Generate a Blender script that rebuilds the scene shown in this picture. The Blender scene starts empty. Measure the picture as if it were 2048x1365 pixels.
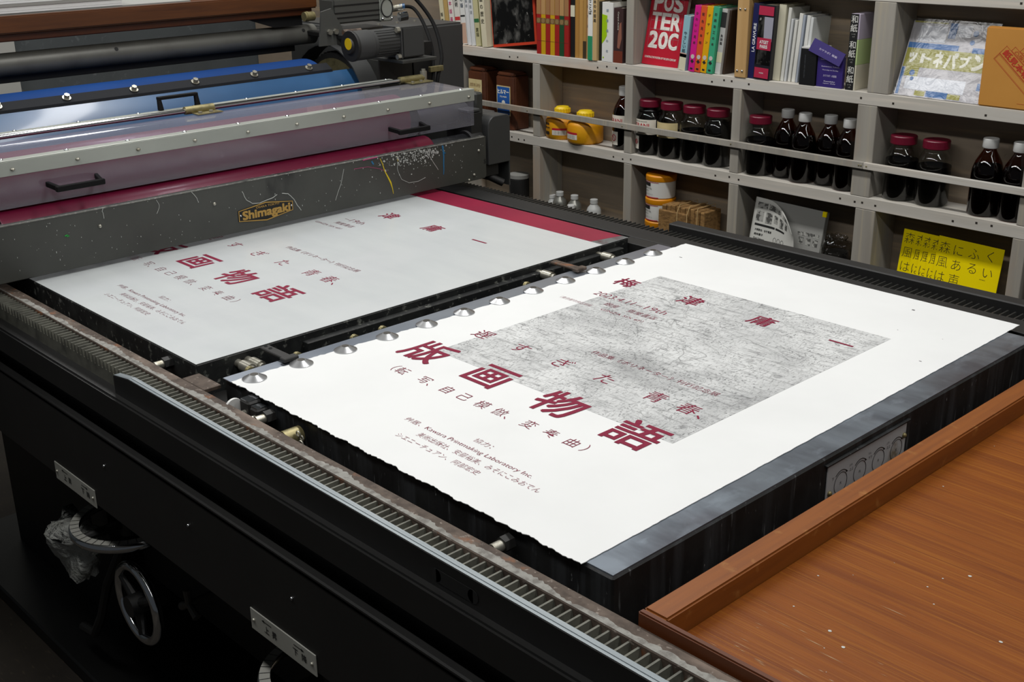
import bpy, bmesh, math, random
from mathutils import Vector, Matrix

random.seed(7)
PI = math.pi
SC = bpy.context.scene
COL = SC.collection

# ------------------------------------------------------------------ camera
def make_camera():
    yaw, pitch, roll = math.radians(136.8555), math.radians(-20.6488), math.radians(-0.8029)
    f = Vector((math.cos(yaw) * math.cos(pitch), math.sin(yaw) * math.cos(pitch), math.sin(pitch)))
    r = Vector((math.sin(yaw), -math.cos(yaw), 0))
    u = r.cross(f)
    r2 = math.cos(roll) * r + math.sin(roll) * u
    u2 = -math.sin(roll) * r + math.cos(roll) * u
    m = Matrix((r2, u2, -f)).transposed().to_4x4()
    m.translation = Vector((0, 0, 1.454))
    cd = bpy.data.cameras.new('camera')
    cd.sensor_width = 36
    cd.lens = 2374.0 / 2048 * 36
    cd.clip_start = .02
    cam = bpy.data.objects.new('camera', cd)
    cam.matrix_world = m
    COL.objects.link(cam)
    SC.camera = cam
make_camera()

# ------------------------------------------------------------------ world, lamps, exposure
W = bpy.data.worlds.new('world')
SC.world = W
W.use_nodes = True
W.node_tree.nodes['Background'].inputs[0].default_value = (.85, .92, 1, 1)
W.node_tree.nodes['Background'].inputs[1].default_value = .05
SC.view_settings.view_transform = 'Standard'
SC.view_settings.look = 'None'
SC.view_settings.exposure = 0
SC.view_settings.gamma = 1
SC.view_settings.use_curve_mapping = False

def tube_lamp(x, y, z, power, length=1.2):
    ld = bpy.data.lights.new('fluorescent_tube', 'AREA')
    ld.shape = 'RECTANGLE'
    ld.size = length
    ld.size_y = .18
    ld.energy = power
    ld.color = (1.0, .985, .96)
    o = bpy.data.objects.new('fluorescent_tube', ld)
    o.location = (x, y, z)
    COL.objects.link(o)
for x, y, p in [(-3.1, .05, 14), (-1.75, .05, 13), (-.4, .05, 11), (.9, .05, 9),
                (-3.1, 1.62, 18), (-1.75, 1.62, 17), (-.4, 1.62, 12), (.9, 1.62, 8)]:
    tube_lamp(x, y, 2.62, p)

# ------------------------------------------------------------------ materials
def lin(h):
    if isinstance(h, str):
        c = [int(h[i:i + 2], 16) / 255 for i in (0, 2, 4)]
        c = [v / 12.92 if v <= .04045 else ((v + .055) / 1.055) ** 2.4 for v in c]
    else:
        c = list(h)
    return (c[0], c[1], c[2], 1)

class NT:
    def __init__(s, m):
        s.t = m.node_tree
        s.n = s.t.nodes
    def new(s, kind, **kw):
        nd = s.n.new(kind)
        for k, v in kw.items():
            setattr(nd, k, v)
        return nd
    def link(s, a, b):
        s.t.links.new(a, b)
    def coords(s, scale=(1, 1, 1), kind='Object'):
        tc = s.new('ShaderNodeTexCoord')
        mp = s.new('ShaderNodeMapping')
        mp.inputs['Scale'].default_value = scale
        s.link(tc.outputs[kind], mp.inputs['Vector'])
        return mp.outputs[0]
    def noise(s, scale, stretch=(1, 1, 1), detail=5, rough=.55, dist=0):
        nz = s.new('ShaderNodeTexNoise')
        nz.inputs['Scale'].default_value = scale
        nz.inputs['Detail'].default_value = detail
        nz.inputs['Roughness'].default_value = rough
        nz.inputs['Distortion'].default_value = dist
        s.link(s.coords(stretch), nz.inputs['Vector'])
        return nz.outputs['Fac']
    def ramp(s, src, lo, hi, a=0, b=1):
        mr = s.new('ShaderNodeMapRange')
        mr.inputs[1].default_value, mr.inputs[2].default_value = lo, hi
        mr.inputs[3].default_value, mr.inputs[4].default_value = a, b
        s.link(src, mr.inputs[0])
        return mr.outputs[0]
    def mix(s, fac, a, b):
        mx = s.new('ShaderNodeMix', data_type='RGBA')
        if isinstance(fac, float):
            mx.inputs[0].default_value = fac
        else:
            s.link(fac, mx.inputs[0])
        for sock, v in ((mx.inputs[6], a), (mx.inputs[7], b)):
            if hasattr(v, 'is_linked'):
                s.link(v, sock)
            else:
                sock.default_value = lin(v)
        return mx.outputs[2]
    def math(s, op, a, b=0.0):
        md = s.new('ShaderNodeMath', operation=op)
        for i, v in enumerate((a, b)):
            if hasattr(v, 'is_linked'):
                s.link(v, md.inputs[i])
            else:
                md.inputs[i].default_value = v
        return md.outputs[0]

MATS = {}
def mk(name, col, rough=.5, metal=0, layers=(), bump=None, spec=.5, coat=0, rvar=None):
    """Principled material; layers = (colour, scale, stretch, lo, hi[, detail]) noise-masked over the base colour."""
    m = bpy.data.materials.new(name)
    m.use_nodes = True
    t = NT(m)
    b = t.n['Principled BSDF']
    b.inputs['Roughness'].default_value = rough
    b.inputs['Metallic'].default_value = metal
    b.inputs['Specular IOR Level'].default_value = spec
    b.inputs['Coat Weight'].default_value = coat
    b.inputs['Coat Roughness'].default_value = .08
    b.inputs['Base Color'].default_value = lin(col)
    cur = col
    for L in layers:
        c2, sc, st, lo, hi = L[:5]
        f = t.ramp(t.noise(sc, st, L[5] if len(L) > 5 else 5), lo, hi)
        cur = t.mix(f, cur, c2)
    if layers:
        t.link(cur, b.inputs['Base Color'])
    if rvar:
        t.link(t.ramp(t.noise(rvar[0], rvar[1]), .3, .7, rvar[2], rvar[3]), b.inputs['Roughness'])
    if bump:
        bp = t.new('ShaderNodeBump')
        bp.inputs['Strength'].default_value = bump[2]
        bp.inputs['Distance'].default_value = bump[3] if len(bump) > 3 else .002
        t.link(t.noise(bump[0], bump[1]), bp.inputs['Height'])
        t.link(bp.outputs[0], b.inputs['Normal'])
    MATS[name] = m
    return m

def mk_glass(name, tint, gloss_rough=.03, ior=1.45, extra=0.0, bump=0, haze=0):
    m = bpy.data.materials.new(name)
    m.use_nodes = True
    t = NT(m)
    t.n.remove(t.n['Principled BSDF'])
    tr = t.new('ShaderNodeBsdfTransparent')
    tr.inputs[0].default_value = lin(tint)
    gl = t.new('ShaderNodeBsdfGlossy')
    gl.inputs['Roughness'].default_value = gloss_rough
    fr = t.new('ShaderNodeFresnel')
    fr.inputs['IOR'].default_value = ior
    mx = t.new('ShaderNodeMixShader')
    geo = t.new('ShaderNodeNewGeometry')      # the inner face of a pane does not mirror
    fac = t.math('MULTIPLY', fr.outputs[0], t.math('SUBTRACT', 1.0, geo.outputs['Backfacing']))
    if extra:
        fac = t.math('ADD', fac, extra)
    t.link(fac, mx.inputs[0])
    t.link(tr.outputs[0], mx.inputs[1])
    t.link(gl.outputs[0], mx.inputs[2])
    if bump:
        bp = t.new('ShaderNodeBump')
        bp.inputs['Strength'].default_value = bump
        bp.inputs['Distance'].default_value = .01
        t.link(t.noise(28, (1, 1, 1), 3, .5, 1.5), bp.inputs['Height'])
        t.link(bp.outputs[0], gl.inputs['Normal'])
    out = mx.outputs[0]
    if haze:
        df = t.new('ShaderNodeBsdfDiffuse')
        df.inputs[0].default_value = (.75, .75, .82, 1)
        m2 = t.new('ShaderNodeMixShader')
        m2.inputs[0].default_value = haze
        t.link(out, m2.inputs[1])
        t.link(df.outputs[0], m2.inputs[2])
        out = m2.outputs[0]
    t.link(out, t.n['Material Output'].inputs[0])
    MATS[name] = m
    return m

ONE = (1, 1, 1)
mk('paper', 'dfe1e1', .8, layers=[('dadcdc', 6, ONE, .4, .7)])
mk('print_red', '7c1d38', .7, spec=.25)
mk('plate_white', 'cacfd0', .25, 0, layers=[('c4c9cb', 5, (1, 4, 1), .35, .7), ('ced2d4', 3, (2, 1, 1), .5, .8)], spec=.6, coat=.25)
mk('plate_red', '8c1f3c', .35, layers=[('7e1c38', 9, ONE, .4, .7)])
mk('plate_text', '6e1c33', .4)
mk('bare_plate', '8a8f92', .35, .6, layers=[('7a5a62', 40, ONE, .45, .65)])
mk('black_iron', '141516', .45, 0, layers=[('26292a', 30, ONE, .45, .75), ('5a5c58', 160, ONE, .66, .74)], bump=(60, ONE, .2))
mk('drip_iron', '121314', .5, 0, layers=[('1f2122', 20, ONE, .4, .7), ('34373a', 45, (1, 1, .06), .50, .75), ('6c7072', 120, (1, 1, .12), .64, .78), ('8d9090', 190, (1, 1, .35), .70, .78)], bump=(60, ONE, .2))
mk('speck_iron', '17191a', .5, 0, layers=[('2a2c2b', 25, ONE, .45, .7), ('70726c', 90, ONE, .6, .72), ('99764a', 60, ONE, .72, .8)], bump=(70, ONE, .3))
mk('bed_steel', '7e8791', .4, .6, layers=[('5c626b', 9, (1, 3, 1), .4, .7), ('9fabb8', 14, (2, 1, 1), .55, .8), ('4f4b52', 5, ONE, .5, .7)], rvar=(12, ONE, .26, .46))
mk('rust', '54483f', .7, .15, layers=[('3f342c', 60, ONE, .42, .62), ('74665b', 35, (.4, 1, 1), .5, .7), ('80502f', 28, ONE, .60, .72), ('8b8178', 140, ONE, .62, .72)], bump=(120, ONE, .25))
mk('dried_grease', '8b8a85', .85, 0, layers=[('6f6c67', 90, ONE, .45, .6), ('9a9892', 50, ONE, .55, .75)], bump=(150, ONE, .6, .003))
mk('tooth_steel', '66665d', .45, .35, layers=[('4a4a44', 40, ONE, .45, .7)])
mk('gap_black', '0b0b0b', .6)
mk('dark_tooth', '343432', .35, .2)
mk('guide_steel', '969ea2', .4, .45, layers=[('7d868b', 7, (.25, 4, 1), .45, .65), ('a9b0b3', 20, (.1, 6, 1), .55, .75)])
mk('press_black', '0d0d0d', .5, 0, layers=[('131312', 8, ONE, .4, .7)], bump=(40, ONE, .1))
mk('press_grey', '343532', .5, 0, layers=[('2d2e2c', 6, ONE, .4, .7), ('3b3b38', 30, ONE, .55, .75)], bump=(90, ONE, .08))
mk('housing_grey', '3c3d3d', .45, 0, layers=[('373838', 5, ONE, .4, .7)])
mk('panel_grey', '41423e', .45, 0, layers=[('383936', 9, (1, 1, 1), .4, .7), ('1f201f', 7, (1, 1, .5), .64, .72), ('8e918c', 220, ONE, .74, .78)])
mk('panel_edge', '7b7b75', .6, 0, layers=[('a4a49e', 160, ONE, .5, .65), ('4a4a46', 40, ONE, .55, .7)])
mk('splash_white', 'b7bab6', .7)
mk('splash_yellow', 'd9bd14', .6)
mk('splash_blue', '1f6a96', .6)
mk('splash_pink', 'a8406e', .6)
mk('splash_green', '1f9a3c', .6)
mk('black_rubber', '0b0b0c', .75, spec=.2)
mk('bracket_grey', '484946', .5)
mk('clamp_grey', '202226', .8, spec=.15)
mk('matte_black', '1c1c1b', .6, 0, layers=[('161616', 12, ONE, .4, .7)])
mk('tube_black', '6c6c66', .42, .3, layers=[('5e5d58', 14, ONE, .45, .7)])
mk('alu', 'a9ada6', .4, .35, layers=[('9a9e98', 10, (1, .3, 1), .4, .7)])
mk('alu_bright', 'b9c2cf', .3, .85, layers=[('9aa4b4', 12, (1, .4, 1), .4, .7)])
mk('bolt_dark', '4a4844', .5, .4)
mk('chrome', 'c9cccf', .12, 1)
mk('steel_disc', 'b4b6b8', .30, .9)
mk('steel_bolt', 'a9a79c', .35, .7, layers=[('7f7a6a', 70, ONE, .5, .7)])
mk('brass', '8f8660', .4, .6, layers=[('6e6747', 60, ONE, .5, .7)])
mk('gold_print', 'b18c45', .4, .3)
mk('ink_red', '741233', .4, 0, layers=[('6b102e', 12, (1, .2, 1), .4, .7)], coat=.1)
mk('ink_plum', '3a2338', .3, 0, layers=[('30203a', 10, (1, .2, 1), .4, .7)], coat=.3)
mk('blue_blanket', '043169', .7, 0, layers=[('053a7a', 5, (1, .4, 1), .45, .7)], spec=.15)
mk('blue_cover', '2a4f76', .3, 0, layers=[('325c86', 6, (1, .5, 1), .4, .7)], coat=.3)
mk('yellow_plastic', 'd8b800', .5)
mk('brown_wood', '4c2707', .5, 0, layers=[('5a300a', 14, (8, .6, 8), .35, .65), ('432005', 10, (10, .5, 10), .55, .75)], coat=.12)
mk('tray_floor', '80440a', .45, 0, layers=[('6e3606', 8, (.5, 9, 9), .4, .65), ('8e5412', 16, (.35, 22, 10), .5, .72), ('5a2c0a', 22, (.3, 30, 10), .62, .74),
     ('b08a62', 26, (.22, 26, 10), .735, .80), ('8a5c30', 3.5, ONE, .62, .8)], bump=(60, (.3, 12, 6), .15), spec=.3, coat=.06)
mk('rim_wood', '80460c', .5, 0, layers=[('723c08', 14, (10, .5, 8), .4, .65), ('92602a', 50, (1, 1, 1), .6, .74)])
mk('rim_shaded', '552a0e', .45, 0, layers=[('5c2c10', 12, (.5, 8, 8), .4, .65)])  # darker copy of the rim wood, shade put into its colour
mk('shelf_wood', 'c4c1ba', .7, 0, layers=[('b8b3a9', 5, (.35, 4, 4), .4, .65), ('cec6ba', 9, (.3, 9, 9), .52, .72), ('aca397', 16, (.3, 14, 14), .62, .74), ('bfa68d', 3, (.5, 2, 2), .6, .75)])
mk('post_wood', '9d9990', .7, 0, layers=[('918c83', 5, (4, 4, .35), .4, .65), ('aaa18f', 9, (9, 9, .3), .55, .72), ('ab947e', 4, (2, 2, .5), .58, .75)])  # darker than the boards: shade on the upper posts is in this colour
mk('fresh_wood', 'bf9b68', .55, 0, layers=[('b8935f', 9, (6, 6, .4), .4, .65)])
mk('back_wood', '8f8170', .75, 0, layers=[('7f7364', 4, (.7, 1, 5), .4, .65), ('a08c72', 7, (.5, 1, 9), .5, .7), ('66594a', 14, ONE, .68, .74)])
mk('nail', '3a352f', .5, .4)
mk('floor_dark', '302a22', .8, 0, layers=[('241f19', 6, ONE, .4, .7), ('4a4033', 30, (1, 4, 1), .6, .75)])
mk('wall_grey', '4b5052', .85, 0, layers=[('43484a', 6, ONE, .4, .7), ('5b6062', 40, ONE, .6, .72)])
mk('wall_white', 'a9a9a4', .8)
mk('label_metal', 'a7a7a0', .45, .3, layers=[('9a9a92', 9, ONE, .4, .7)])
mk('dial_plate', 'a5a9ac', .5, 0, layers=[('b0b5b8', 8, ONE, .4, .7), ('6b5a33', 16, ONE, .66, .76)])
mk('ink_black', '1b1b1b', .6)
mk('dark_print', '3b3336', .7)
mk('rag', '9a9c98', .95, 0, layers=[('74766f', 25, ONE, .45, .7)], bump=(90, ONE, 1, .01))
mk('liquid', '040302', .6, spec=.08)
mk('white_cap', 'd9dad8', .4)
mk('red_cap', '660d26', .38, 0)
mk('tub_white', 'd6d6d1', .45)
mk('tub_orange', 'd88a06', .45)
mk('jar_yellow', 'd99208', .45, 0, layers=[('e0a416', 12, ONE, .45, .7), ('b9700a', 20, ONE, .6, .75)])
mk('cap_yellow', 'e8c51a', .45)
mk('bottle_grey', 'b9bbb9', .4)
mk('bottle_steel', '8c8c86', .35, .6)
mk('box_brown', '4a2511', .5, 0, layers=[('582d14', 18, (1, 1, .4), .4, .65), ('3a1c0c', 30, ONE, .55, .72)])
mk('label_cream', 'c9b98a', .7, 0, layers=[('bfae7c', 30, ONE, .45, .65)])
mk('label_blue', '1d56a3', .5)
mk('label_paper', 'd5d0c4', .7)
mk('label_red', 'b0162c', .6)
mk('corrugate', '8c6a3c', .85, 0, layers=[('6f512a', 60, (1, 1, 3), .45, .6), ('a17c49', 40, ONE, .55, .7)], bump=(150, ONE, .6))
mk('string', 'b59a6a', .8)
mk('card_yellow', 'f5de00', .8, spec=.1)
mk('grey_board', '8f8f8b', .7)
mk('zine_grey', '9f9f9a', .6, 0, layers=[('4d4d4a', 90, ONE, .48, .55)])
mk('envelope', 'c58b3c', .6, 0, layers=[('bd8336', 5, ONE, .4, .7)])
mk('stamp_red', 'b8331a', .7)
mk('pages', 'd8d1be', .8, 0, layers=[('c4bba4', 60, (6, .5, .5), .45, .65)])
mk_glass('amber_glass', 'ac7228', .03, 1.55, .01)
mk_glass('clear_glass', 'f4f5f2', .03, 1.55, .02)
mk_glass('acrylic', 'f5f4fb', .06, 1.45, .0, haze=.075)
mk_glass('film', 'fdfdfd', .22, 1.4, .08, .2)
mk_glass('thin_film', 'c8c6c0', .06, 1.5, .05, .8)

def flat(h, rough=.55, name=None):
    n = name or 'dye_' + h
    return MATS.get(n) or mk(n, h, rough)

def etching_material():
    m = bpy.data.materials.new('etching_ink')
    m.use_nodes = True
    t = NT(m)
    b = t.n['Principled BSDF']
    b.inputs['Roughness'].default_value = .75
    cur = t.mix(t.ramp(t.noise(7, ONE, 6, .65), .35, .72), 'd4d6d6', 'a3a5a6')
    cur = t.mix(t.ramp(t.noise(3.2, (1, 2.2, 1), 4), .56, .78, 0, .75), cur, '6c6d6e')
    cur = t.mix(t.ramp(t.noise(90, (.25, 1.6, 1), 4), .52, .72, 0, .55), cur, '5b5c5d')
    cur = t.mix(t.ramp(t.noise(240, (1.6, .5, 1), 3), .55, .7, 0, .6), cur, '4a4b4c')
    for sc, st, w, a in [(5, (1, 1.3, 1), .003, .6), (21, (1.2, .8, 1), .006, .4), (60, (.5, 1.5, 1), .014, .4), (11, (1, 1, 1), .0035, .6)]:
        n = t.noise(sc, st, 3, .5, 1.2)
        d = t.math('ABSOLUTE', t.math('SUBTRACT', n, .5))
        cur = t.mix(t.ramp(d, 0, w, a, 0), cur, '3a3b3c')
    for sc, r, a in [(16, .13, .6), (95, .2, .55), (190, .26, .75)]:
        v = t.new('ShaderNodeTexVoronoi')
        v.inputs['Scale'].default_value = sc
        t.link(t.coords((1, 1, 1)), v.inputs['Vector'])
        f = t.math('MULTIPLY', t.ramp(v.outputs['Distance'], r * .7, r, a, 0), t.ramp(t.noise(8 + sc * .02, ONE, 2), .45, .6))
        cur = t.mix(f, cur, '444546')
    t.link(cur, b.inputs['Base Color'])
    MATS['etching_ink'] = m
etching_material()

def photo_material():
    m = bpy.data.materials.new('dark_photo')
    m.use_nodes = True
    t = NT(m)
    b = t.n['Principled BSDF']
    b.inputs['Roughness'].default_value = .3
    cur = t.mix(t.ramp(t.noise(26, (1.3, 1, .7), 5), .5, .72), '0b0b0b', '5b5a57')
    cur = t.mix(t.ramp(t.noise(60, ONE, 3), .66, .74, 0, .8), cur, 'a5a39e')
    t.link(cur, b.inputs['Base Color'])
    MATS['dark_photo'] = m
photo_material()

# ------------------------------------------------------------------ objects
def tag(o, label=None, cat=None, group=None, kind=None):
    for k, v in (('label', label), ('category', cat), ('group', group), ('kind', kind)):
        if v:
            o[k] = v
    return o

def thing(name, label, cat, loc=(0, 0, 0), group=None):
    o = bpy.data.objects.new(name, None)
    o.empty_display_size = .05
    o.location = loc
    COL.objects.link(o)
    return tag(o, label, cat, group)

TXT = {}
def glyphs(s, bold=0.0, shear=0.0):
    key = (s, bold, shear)
    if bold > 0 and key not in TXT:     # heavier weight: the outline printed over itself, shifted all round
        vs, fs, (x0, x1, y0, y1) = glyphs(s, 0.0, shear)
        V, F = [], []
        for k, (dx, dy) in enumerate(((-1, -1), (1, -1), (-1, 1), (1, 1), (0, 0))):
            o = len(V)
            V += [(x + dx * bold, y + dy * bold, k) for x, y, _ in vs]
            F += [tuple(i + o for i in f) for f in fs]
        TXT[key] = (V, F, (x0 - bold, x1 + bold, y0 - bold, y1 + bold))
    if key in TXT:
        return TXT[key]
    cu = bpy.data.curves.new('lettering', 'FONT')
    cu.body = s
    cu.size = 1
    cu.offset = bold
    cu.shear = shear
    cu.resolution_u = 3
    cu.fill_mode = 'FRONT'
    ob = bpy.data.objects.new('lettering', cu)
    COL.objects.link(ob)
    dg = bpy.context.evaluated_depsgraph_get()
    dg.update()
    me = bpy.data.meshes.new_from_object(ob.evaluated_get(dg))
    vs = [(v.co.x, v.co.y, 0) for v in me.vertices]
    fs = [tuple(p.vertices) for p in me.polygons]
    bpy.data.objects.remove(ob)
    bpy.data.curves.remove(cu)
    bpy.data.meshes.remove(me)
    if vs:
        xs, ys = [v[0] for v in vs], [v[1] for v in vs]
        bb = (min(xs), max(xs), min(ys), max(ys))
    else:
        bb = (0, 1, 0, 1)
    TXT[key] = (vs, fs, bb)
    return TXT[key]

def laid(fn, x, y, k):
    """point of a lettering layer: fn(x, y) raised k hair-thin ink layers off its surface"""
    p = Vector(fn(x, y))
    if not k:
        return p
    e = 1e-3
    return p + (Vector(fn(x + e, y)) - p).cross(Vector(fn(x, y + e)) - p).normalized() * (k * 2.5e-5)

class MB:
    """Collects shapes; build() links them as ONE mesh object."""
    def __init__(s):
        s.bm = bmesh.new()
    def faces(s, vs, fs):
        b = [s.bm.verts.new(v) for v in vs]
        for f in fs:
            try:
                s.bm.faces.new([b[i] for i in f])
            except ValueError:
                pass
        return b
    def box(s, x0, x1, y0, y1, z0, z1):
        x0, x1 = sorted((x0, x1)); y0, y1 = sorted((y0, y1)); z0, z1 = sorted((z0, z1))
        v = [(x, y, z) for x in (x0, x1) for y in (y0, y1) for z in (z0, z1)]
        s.faces(v, [(0, 1, 3, 2), (4, 6, 7, 5), (0, 4, 5, 1), (2, 3, 7, 6), (0, 2, 6, 4), (1, 5, 7, 3)])
        return s
    def quad(s, *p):
        s.faces(p, [tuple(range(len(p)))])
        return s
    def slab(s, pts, d):
        """polygon pts extruded by vector d"""
        n = len(pts)
        d = Vector(d)
        v = [Vector(p) for p in pts] + [Vector(p) + d for p in pts]
        fs = [tuple(range(n))[::-1], tuple(range(n, 2 * n))] + [(i, (i + 1) % n, n + (i + 1) % n, n + i) for i in range(n)]
        s.faces(v, fs)
        return s
    def cyl(s, p0, p1, r0, r1=None, n=24, caps=True):
        p0, p1 = Vector(p0), Vector(p1)
        r1 = r0 if r1 is None else r1
        a = (p1 - p0).normalized()
        e = a.orthogonal().normalized()
        g = a.cross(e)
        v = []
        for p, r in ((p0, r0), (p1, r1)):
            for i in range(n):
                t = 2 * PI * i / n
                v.append(p + (e * math.cos(t) + g * math.sin(t)) * r)
        fs = [(i, (i + 1) % n, n + (i + 1) % n, n + i) for i in range(n)]
        if caps:
            fs += [tuple(range(n))[::-1], tuple(range(n, 2 * n))]
        s.faces(v, fs)
        return s
    def lathe(s, prof, c=(0, 0, 0), n=28, axis='Z', caps=True):
        v, fs = [], []
        for r, h in prof:
            for i in range(n):
                t = 2 * PI * i / n
                a, b = r * math.cos(t), r * math.sin(t)
                q = (a, b, h) if axis == 'Z' else ((a, h, b) if axis == 'Y' else (h, a, b))
                v.append((c[0] + q[0], c[1] + q[1], c[2] + q[2]))
        m = len(prof)
        for k in range(m - 1):
            for i in range(n):
                j = (i + 1) % n
                fs.append((k * n + i, k * n + j, (k + 1) * n + j, (k + 1) * n + i))
        if caps:
            fs += [tuple(range(n))[::-1], tuple(range((m - 1) * n, m * n))]
        s.faces(v, fs)
        return s
    def arc(s, c, r, z0, z1, a0, a1, n=14):
        v = []
        for i in range(n + 1):
            t = math.radians(a0 + (a1 - a0) * i / n)
            for z in (z0, z1):
                v.append((c[0] + r * math.cos(t), c[1] + r * math.sin(t), z))
        s.faces(v, [(2 * i, 2 * i + 2, 2 * i + 3, 2 * i + 1) for i in range(n)])
        return s
    def tube(s, pts, r, n=8, closed=False):
        pts = [Vector(p) for p in pts]
        m = len(pts)
        v, fs = [], []
        prev = None
        for i, p in enumerate(pts):
            if closed:
                a = pts[(i + 1) % m] - pts[i - 1]
            else:
                a = pts[min(i + 1, m - 1)] - pts[max(i - 1, 0)]
            a.normalize()
            e = a.orthogonal().normalized() if prev is None else (prev - a * prev.dot(a)).normalized()
            prev = e
            g = a.cross(e)
            rr = r[i] if isinstance(r, (list, tuple)) else r
            for k in range(n):
                t = 2 * PI * k / n
                v.append(p + (e * math.cos(t) + g * math.sin(t)) * rr)
        last = m if closed else m - 1
        for i in range(last):
            j = (i + 1) % m
            for k in range(n):
                l = (k + 1) % n
                fs.append((i * n + k, i * n + l, j * n + l, j * n + k))
        if not closed:
            fs += [tuple(range(n))[::-1], tuple(range((m - 1) * n, m * n))]
        s.faces(v, fs)
        return s
    def sphere(s, c, r, n=12, sq=1.0):
        prof = [(max(r * math.sin(PI * i / 8), .0001 * r), -r * math.cos(PI * i / 8) * sq) for i in range(9)]
        return s.lathe(prof, c, n)
    def text(s, body, fn, w=None, h=None, bold=0.0, anchor='c', shear=0.0):
        """lettering laid through fn(x, y) -> point; scaled to width w and/or height h about its anchor"""
        vs, fs, (x0, x1, y0, y1) = glyphs(body, bold, shear)
        if not vs:
            return s
        bw, bh = max(x1 - x0, 1e-6), max(y1 - y0, 1e-6)
        sx = w / bw if w else h / bh
        sy = h / bh if h else sx
        ox = {'c': (x0 + x1) / 2, 'l': x0, 'r': x1}[anchor]
        oy = (y0 + y1) / 2
        s.faces([laid(fn, (x - ox) * sx, (y - oy) * sy, q) for x, y, q in vs], fs)
        return s
    def chars(s, seq, fn, size, bold=0.0):
        """characters at (char, x, y) with a common em size"""
        for ch, cx, cy in seq:
            vs, fs, (x0, x1, y0, y1) = glyphs(ch, bold)
            k = size / .92
            if ch in '、（）一ー':
                ox, oy = ((x0 + x1) / 2, (y0 + y1) / 2)
            else:
                ox, oy = (x0 + x1) / 2, (y0 + y1) / 2
            s.faces([laid(fn, cx + (x - ox) * k, cy + (y - oy) * k, q) for x, y, q in vs], fs)
        return s
    def build(s, name, mat, parent=None, bevel=0, smooth=True, world=True, seg=1, angle=35, face=None):
        bm = s.bm
        bmesh.ops.recalc_face_normals(bm, faces=bm.faces)
        if face is not None:        # an open sheet: 'out' from its own middle, or towards a given direction
            mid = sum((v.co for v in bm.verts), Vector()) / len(bm.verts)
            bm.normal_update()
            k = sum(f.normal.dot(f.calc_center_median() - mid if face == 'out' else Vector(face)) * f.calc_area() for f in bm.faces)
            if k < 0:
                bmesh.ops.reverse_faces(bm, faces=bm.faces)
        if bevel:
            es = [e for e in bm.edges if len(e.link_faces) == 2 and e.calc_face_angle(0) > .6]
            if es:
                bmesh.ops.bevel(bm, geom=es, offset=bevel, segments=seg, affect='EDGES', clamp_overlap=True)
        if parent is not None and world:
            o = Vector((0, 0, 0))
            p = parent
            while p:
                o += p.location
                p = p.parent
            bmesh.ops.translate(bm, verts=bm.verts, vec=-o)
        me = bpy.data.meshes.new(name)
        bm.to_mesh(me)
        bm.free()
        if smooth and len(me.polygons):
            me.polygons.foreach_set('use_smooth', [True] * len(me.polygons))
            me.set_sharp_from_angle(angle=math.radians(angle))
        me.materials.append(MATS[mat] if isinstance(mat, str) else mat)
        ob = bpy.data.objects.new(name, me)
        COL.objects.link(ob)
        if parent is not None:
            ob.parent = parent
        return ob

def bx(name, mat, parent, x0, x1, y0, y1, z0, z1, bevel=0, seg=1, world=True):
    return MB().box(x0, x1, y0, y1, z0, z1).build(name, mat, parent, bevel, seg=seg, world=world)

def flatxy(x0, y0, z):      # lettering lying on a table, read from -Y
    return lambda x, y: (x0 + x, y0 + y, z)
def facexz(x0, y, z0):      # lettering on a face looking towards -Y
    return lambda a, b: (x0 + a, y, z0 + b)
def faceyz(x, y0, z0):      # lettering on a face looking towards +X
    return lambda a, b: (x, y0 + a, z0 + b)
def bend(c, r, deg, z0):    # lettering wrapped on a round wall, centred at angle deg
    return lambda a, b: (c[0] + r * math.cos(math.radians(deg) + a / r), c[1] + r * math.sin(math.radians(deg) + a / r), z0 + b)

def copy_tree(o, parent=None):
    c = o.copy()
    COL.objects.link(c)
    if parent:
        c.parent = parent
    for ch in list(o.children):
        copy_tree(ch, c)
    return c

# ------------------------------------------------------------------ the room
def struct(name, mb, mat):
    o = mb.build(name, mat)
    o['kind'] = 'structure'
    return o
struct('floor', MB().box(-4.35, 1.9, -1.6, 2.70, -.06, 0), 'floor_dark')
struct('wall_back', MB().box(-4.35, 1.9, 2.612, 2.70, 0, 2.9), 'wall_white')
struct('ceiling', MB().box(-4.35, 1.9, -1.6, 2.70, 2.9, 2.96), 'wall_white')
struct('wall_left', MB().box(-4.35, -4.25, -1.6, 2.612, 0, 2.9), 'wall_grey')
struct('trim_1', MB().box(-4.25, -4.20, 1.20, 1.62, 0, 2.9), 'wall_white')

# ------------------------------------------------------------------ the press (fixed frame)
BED = .85
press = thing('proof_press', 'long black flatbed printing press with two beds, gear racks and handwheels', 'printing press', (-1.3, 1.2, 0))
P = press
# beds
bx('plate_bed', 'speck_iron', P, -2.75, -1.414, .725, 1.628, .755, .8492, .002)
pb = bx('paper_bed', 'drip_iron', P, -1.345, -.643, .729, 1.626, .735, .848, .002)
bx('bed_surface', 'bed_steel', pb, -1.341, -.645, .731, 1.624, .8478, .8500)
bx('under_bed', 'press_black', P, -2.7, .2, .72, 1.64, .52, .734)
# the channel floor between the beds, cross blocks
bx('channel_floor', 'press_black', P, -1.4139, -1.3452, .726, 1.63, .735, .80)
ch = bx('channel_rail', 'speck_iron', P, -1.4138, -1.400, .90, 1.60, .80, .838, .001)
bx('cross_block', 'rust', P, -1.406, -1.3475, .6982, .7245, .8345, .8398, .0006)
bx('cross_block', 'matte_black', P, -1.440, -1.34, 1.6285, 1.662, .78, .8398, .001)

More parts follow.
